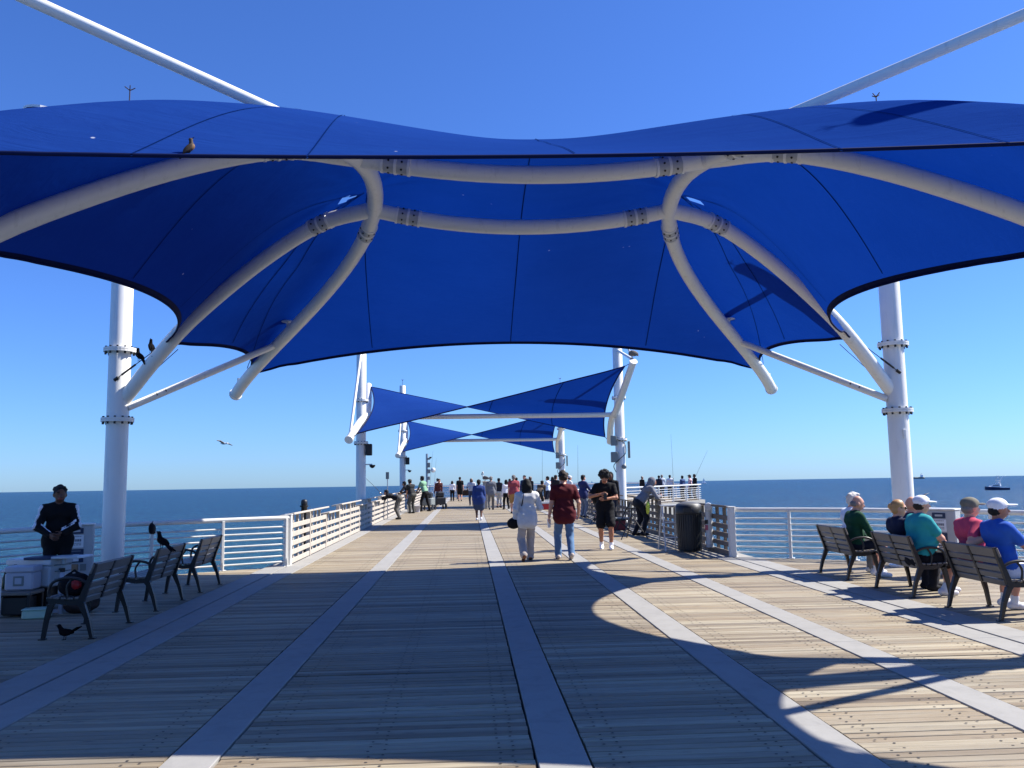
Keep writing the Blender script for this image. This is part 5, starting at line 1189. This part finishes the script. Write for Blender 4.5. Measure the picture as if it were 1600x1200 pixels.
pelican('brown pelican standing on the right rib tip of the nearer twisted canopy', CX + 4.80, 28.05, 5.66, 115); pelican('brown pelican perched on the pale post in mid walkway', .93, 46.0, 1.50, 80)
def gull(label, x, y, z, rz, bank=0, s=1.0):
    B = Body(.016); B.ell((0, 0, 0), (.06 * s, .20 * s, .06 * s), WH_, .02).cone((0, .16 * s, .01), (0, .24 * s, .02), .04 * s, .03 * s, WH_, .02).cone((0, .25 * s, .02), (0, .31 * s, .01), .014, .008, BK_, .01).cone((0, -.18 * s, 0), (0, -.30 * s, 0), .04 * s, .05 * s, WH_, .02)
    for sx in (-1, 1):
        for o in (-.05, 0, .05): B.cone((sx * .04, o * s, .02), (sx * .30 * s, (o + .05) * s, .10 * s), .03, .026, GR_, .02).cone((sx * .30 * s, (o + .05) * s, .10 * s), (sx * .62 * s, (o * .3 - .06) * s, .04 * s), .026, .012, GR_, .02)
    o = put('gull', B.mesh('gull'), None, (x, y, z), R(rz), label=label, cat='bird'); o.rotation_euler[1] = R(bank); return o
gull('gull gliding above the sea at the left below the canopy strut', -11.5, 40, 3.48, 60, 12, .78); gull('white gull gliding low over the sea behind the white caps', 33.4, 60, -.35, 30, -30, 1.25)

# ================================================================== BOATS
def at_sea(px, py, D):
    d = ROT @ _ray(px, py); d = d / math.hypot(d[0], d[1]); return d[0] * D, d[1] * D, sea_z(d[1] * D)
x, y, z = at_sea(1560, 762, 560)
bo = thing('fishing_boat', 'white and navy sport fishing boat with outriggers on the sea at right', 'boat', (x, y, z), R(62))
hull = MB(); L = 12.5; st = []
for i in range(13):
    u = i / 12; yv = (u - .45) * L; wv = 2.1 * (1 - max(0, (u - .55) / .45) ** 2.2) + .02; top = 1.25 + .9 * u ** 2; st.append([(-wv, yv, top), (-wv * .72, yv, -.2), (0, yv, -.6), (wv * .72, yv, -.2), (wv, yv, top)])
V = [p for s_ in st for p in s_]; hull.add(V, [(i * 5 + k, i * 5 + k + 1, i * 5 + 6 + k, i * 5 + 5 + k) for i in range(12) for k in range(4)] + [(0, 1, 2, 3, 4)] + [(i * 5, i * 5 + 5, i * 5 + 9, i * 5 + 4) for i in range(12)])
hull.build('hull', MT['hull'], bo)
MB().cbox((0, .9, 2.35), (3.0, 4.6, 1.6), .4).build('cabin', MT['gel'], bo); MB().cbox((0, 3.5, 1.95), (2.6, 2.6, .7), .3).build('foredeck', MT['gel'], bo); MB().cbox((0, 1.2, 2.7), (3.06, 3.4, .5), .1).build('window_band', MT['black'], bo)
MB().cbox((0, .0, 3.6), (2.6, 2.4, .8), .2).build('flybridge', MT['gel'], bo); MB().cbox((0, .0, 5.2), (2.6, 2.6, .12), .04).build('hardtop', MT['gel'], bo)
tw = MB()
for sx in (-1, 1):
    for yv in (-1, 1): tw.tube([(sx * 1.2, yv, 3.9), (sx * .7, yv * .6, 8.2)], .07, 6)
tw.build('tower_legs', MT['steel'], bo); MB().cbox((0, 0, 7.0), (1.7, 1.5, .12), .03).build('tower_platform', MT['gel'], bo); MB().cbox((0, 0, 8.3), (1.6, 1.4, .12), .03).build('tower_roof', MT['gel'], bo)
for sx in (-1, 1): MB().tube([(sx * 1.4, .3, 3.2), (sx * 5.0, -3.5, 8.2)], .09, 6).build('outrigger', MT['gel'], bo)
def sailboat(label, px, D, h):
    x, y, z = at_sea(px, 760, D); t = thing('sailboat', label, 'sailboat', (x, y, z), R(70), 'sailing boats on the horizon')
    hb2 = MB(); n = 9
    V = []
    for i in range(n):
        u = i / (n - 1); yv = (u - .5) * h * .8; wv = h * .11 * math.sin(math.pi * min(.98, .15 + u * .83)); V += [(-wv, yv, h * .09), (0, yv, -.4), (wv, yv, h * .09)]
    hb2.add(V, [(i * 3 + k, i * 3 + k + 1, i * 3 + 4 + k, i * 3 + 3 + k) for i in range(n - 1) for k in range(2)] + [(i * 3, i * 3 + 3, i * 3 + 5, i * 3 + 2) for i in range(n - 1)] + [(0, 1, 2)]); hb2.build('hull', MT['gel'], t)
    MB().tube([(0, 0, h * .08), (0, 0, h)], .12, 6).build('mast', MT['steel'], t)
    MB().add([(0, .2, h * .98), (0, .2, h * .16), (.5, -h * .38, h * .16), (.25, -h * .15, h * .6)], [(0, 1, 2, 3)]).build('mainsail', MT['gel'], t)
    MB().add([(0, .3, h * .92), (0, h * .36, h * .12), (.35, .4, h * .16)], [(0, 1, 2)]).build('jib', MT['gel'], t)
sailboat('tall white sailing boat on the horizon right of the end platform', 1100, 2100, 15.0); sailboat('tiny white sailing boat on the horizon above the crowd', 925, 2600, 14.0)
x, y, z = at_sea(1437, 760, 4200)
tk = thing('cargo_ship', 'tiny grey ship far out on the horizon right of the mast', 'ship', (x, y, z), R(80)); MB().cbox((0, 0, 4), (14, 46, 9), 2).build('hull', MT['grey_box'], tk); MB().cbox((0, -12, 14), (11, 10, 12), 1).build('bridge', MT['gel'], tk); MB().tube([(0, -12, 18), (0, -12, 26)], .8, 8).build('mast', MT['steel'], tk)
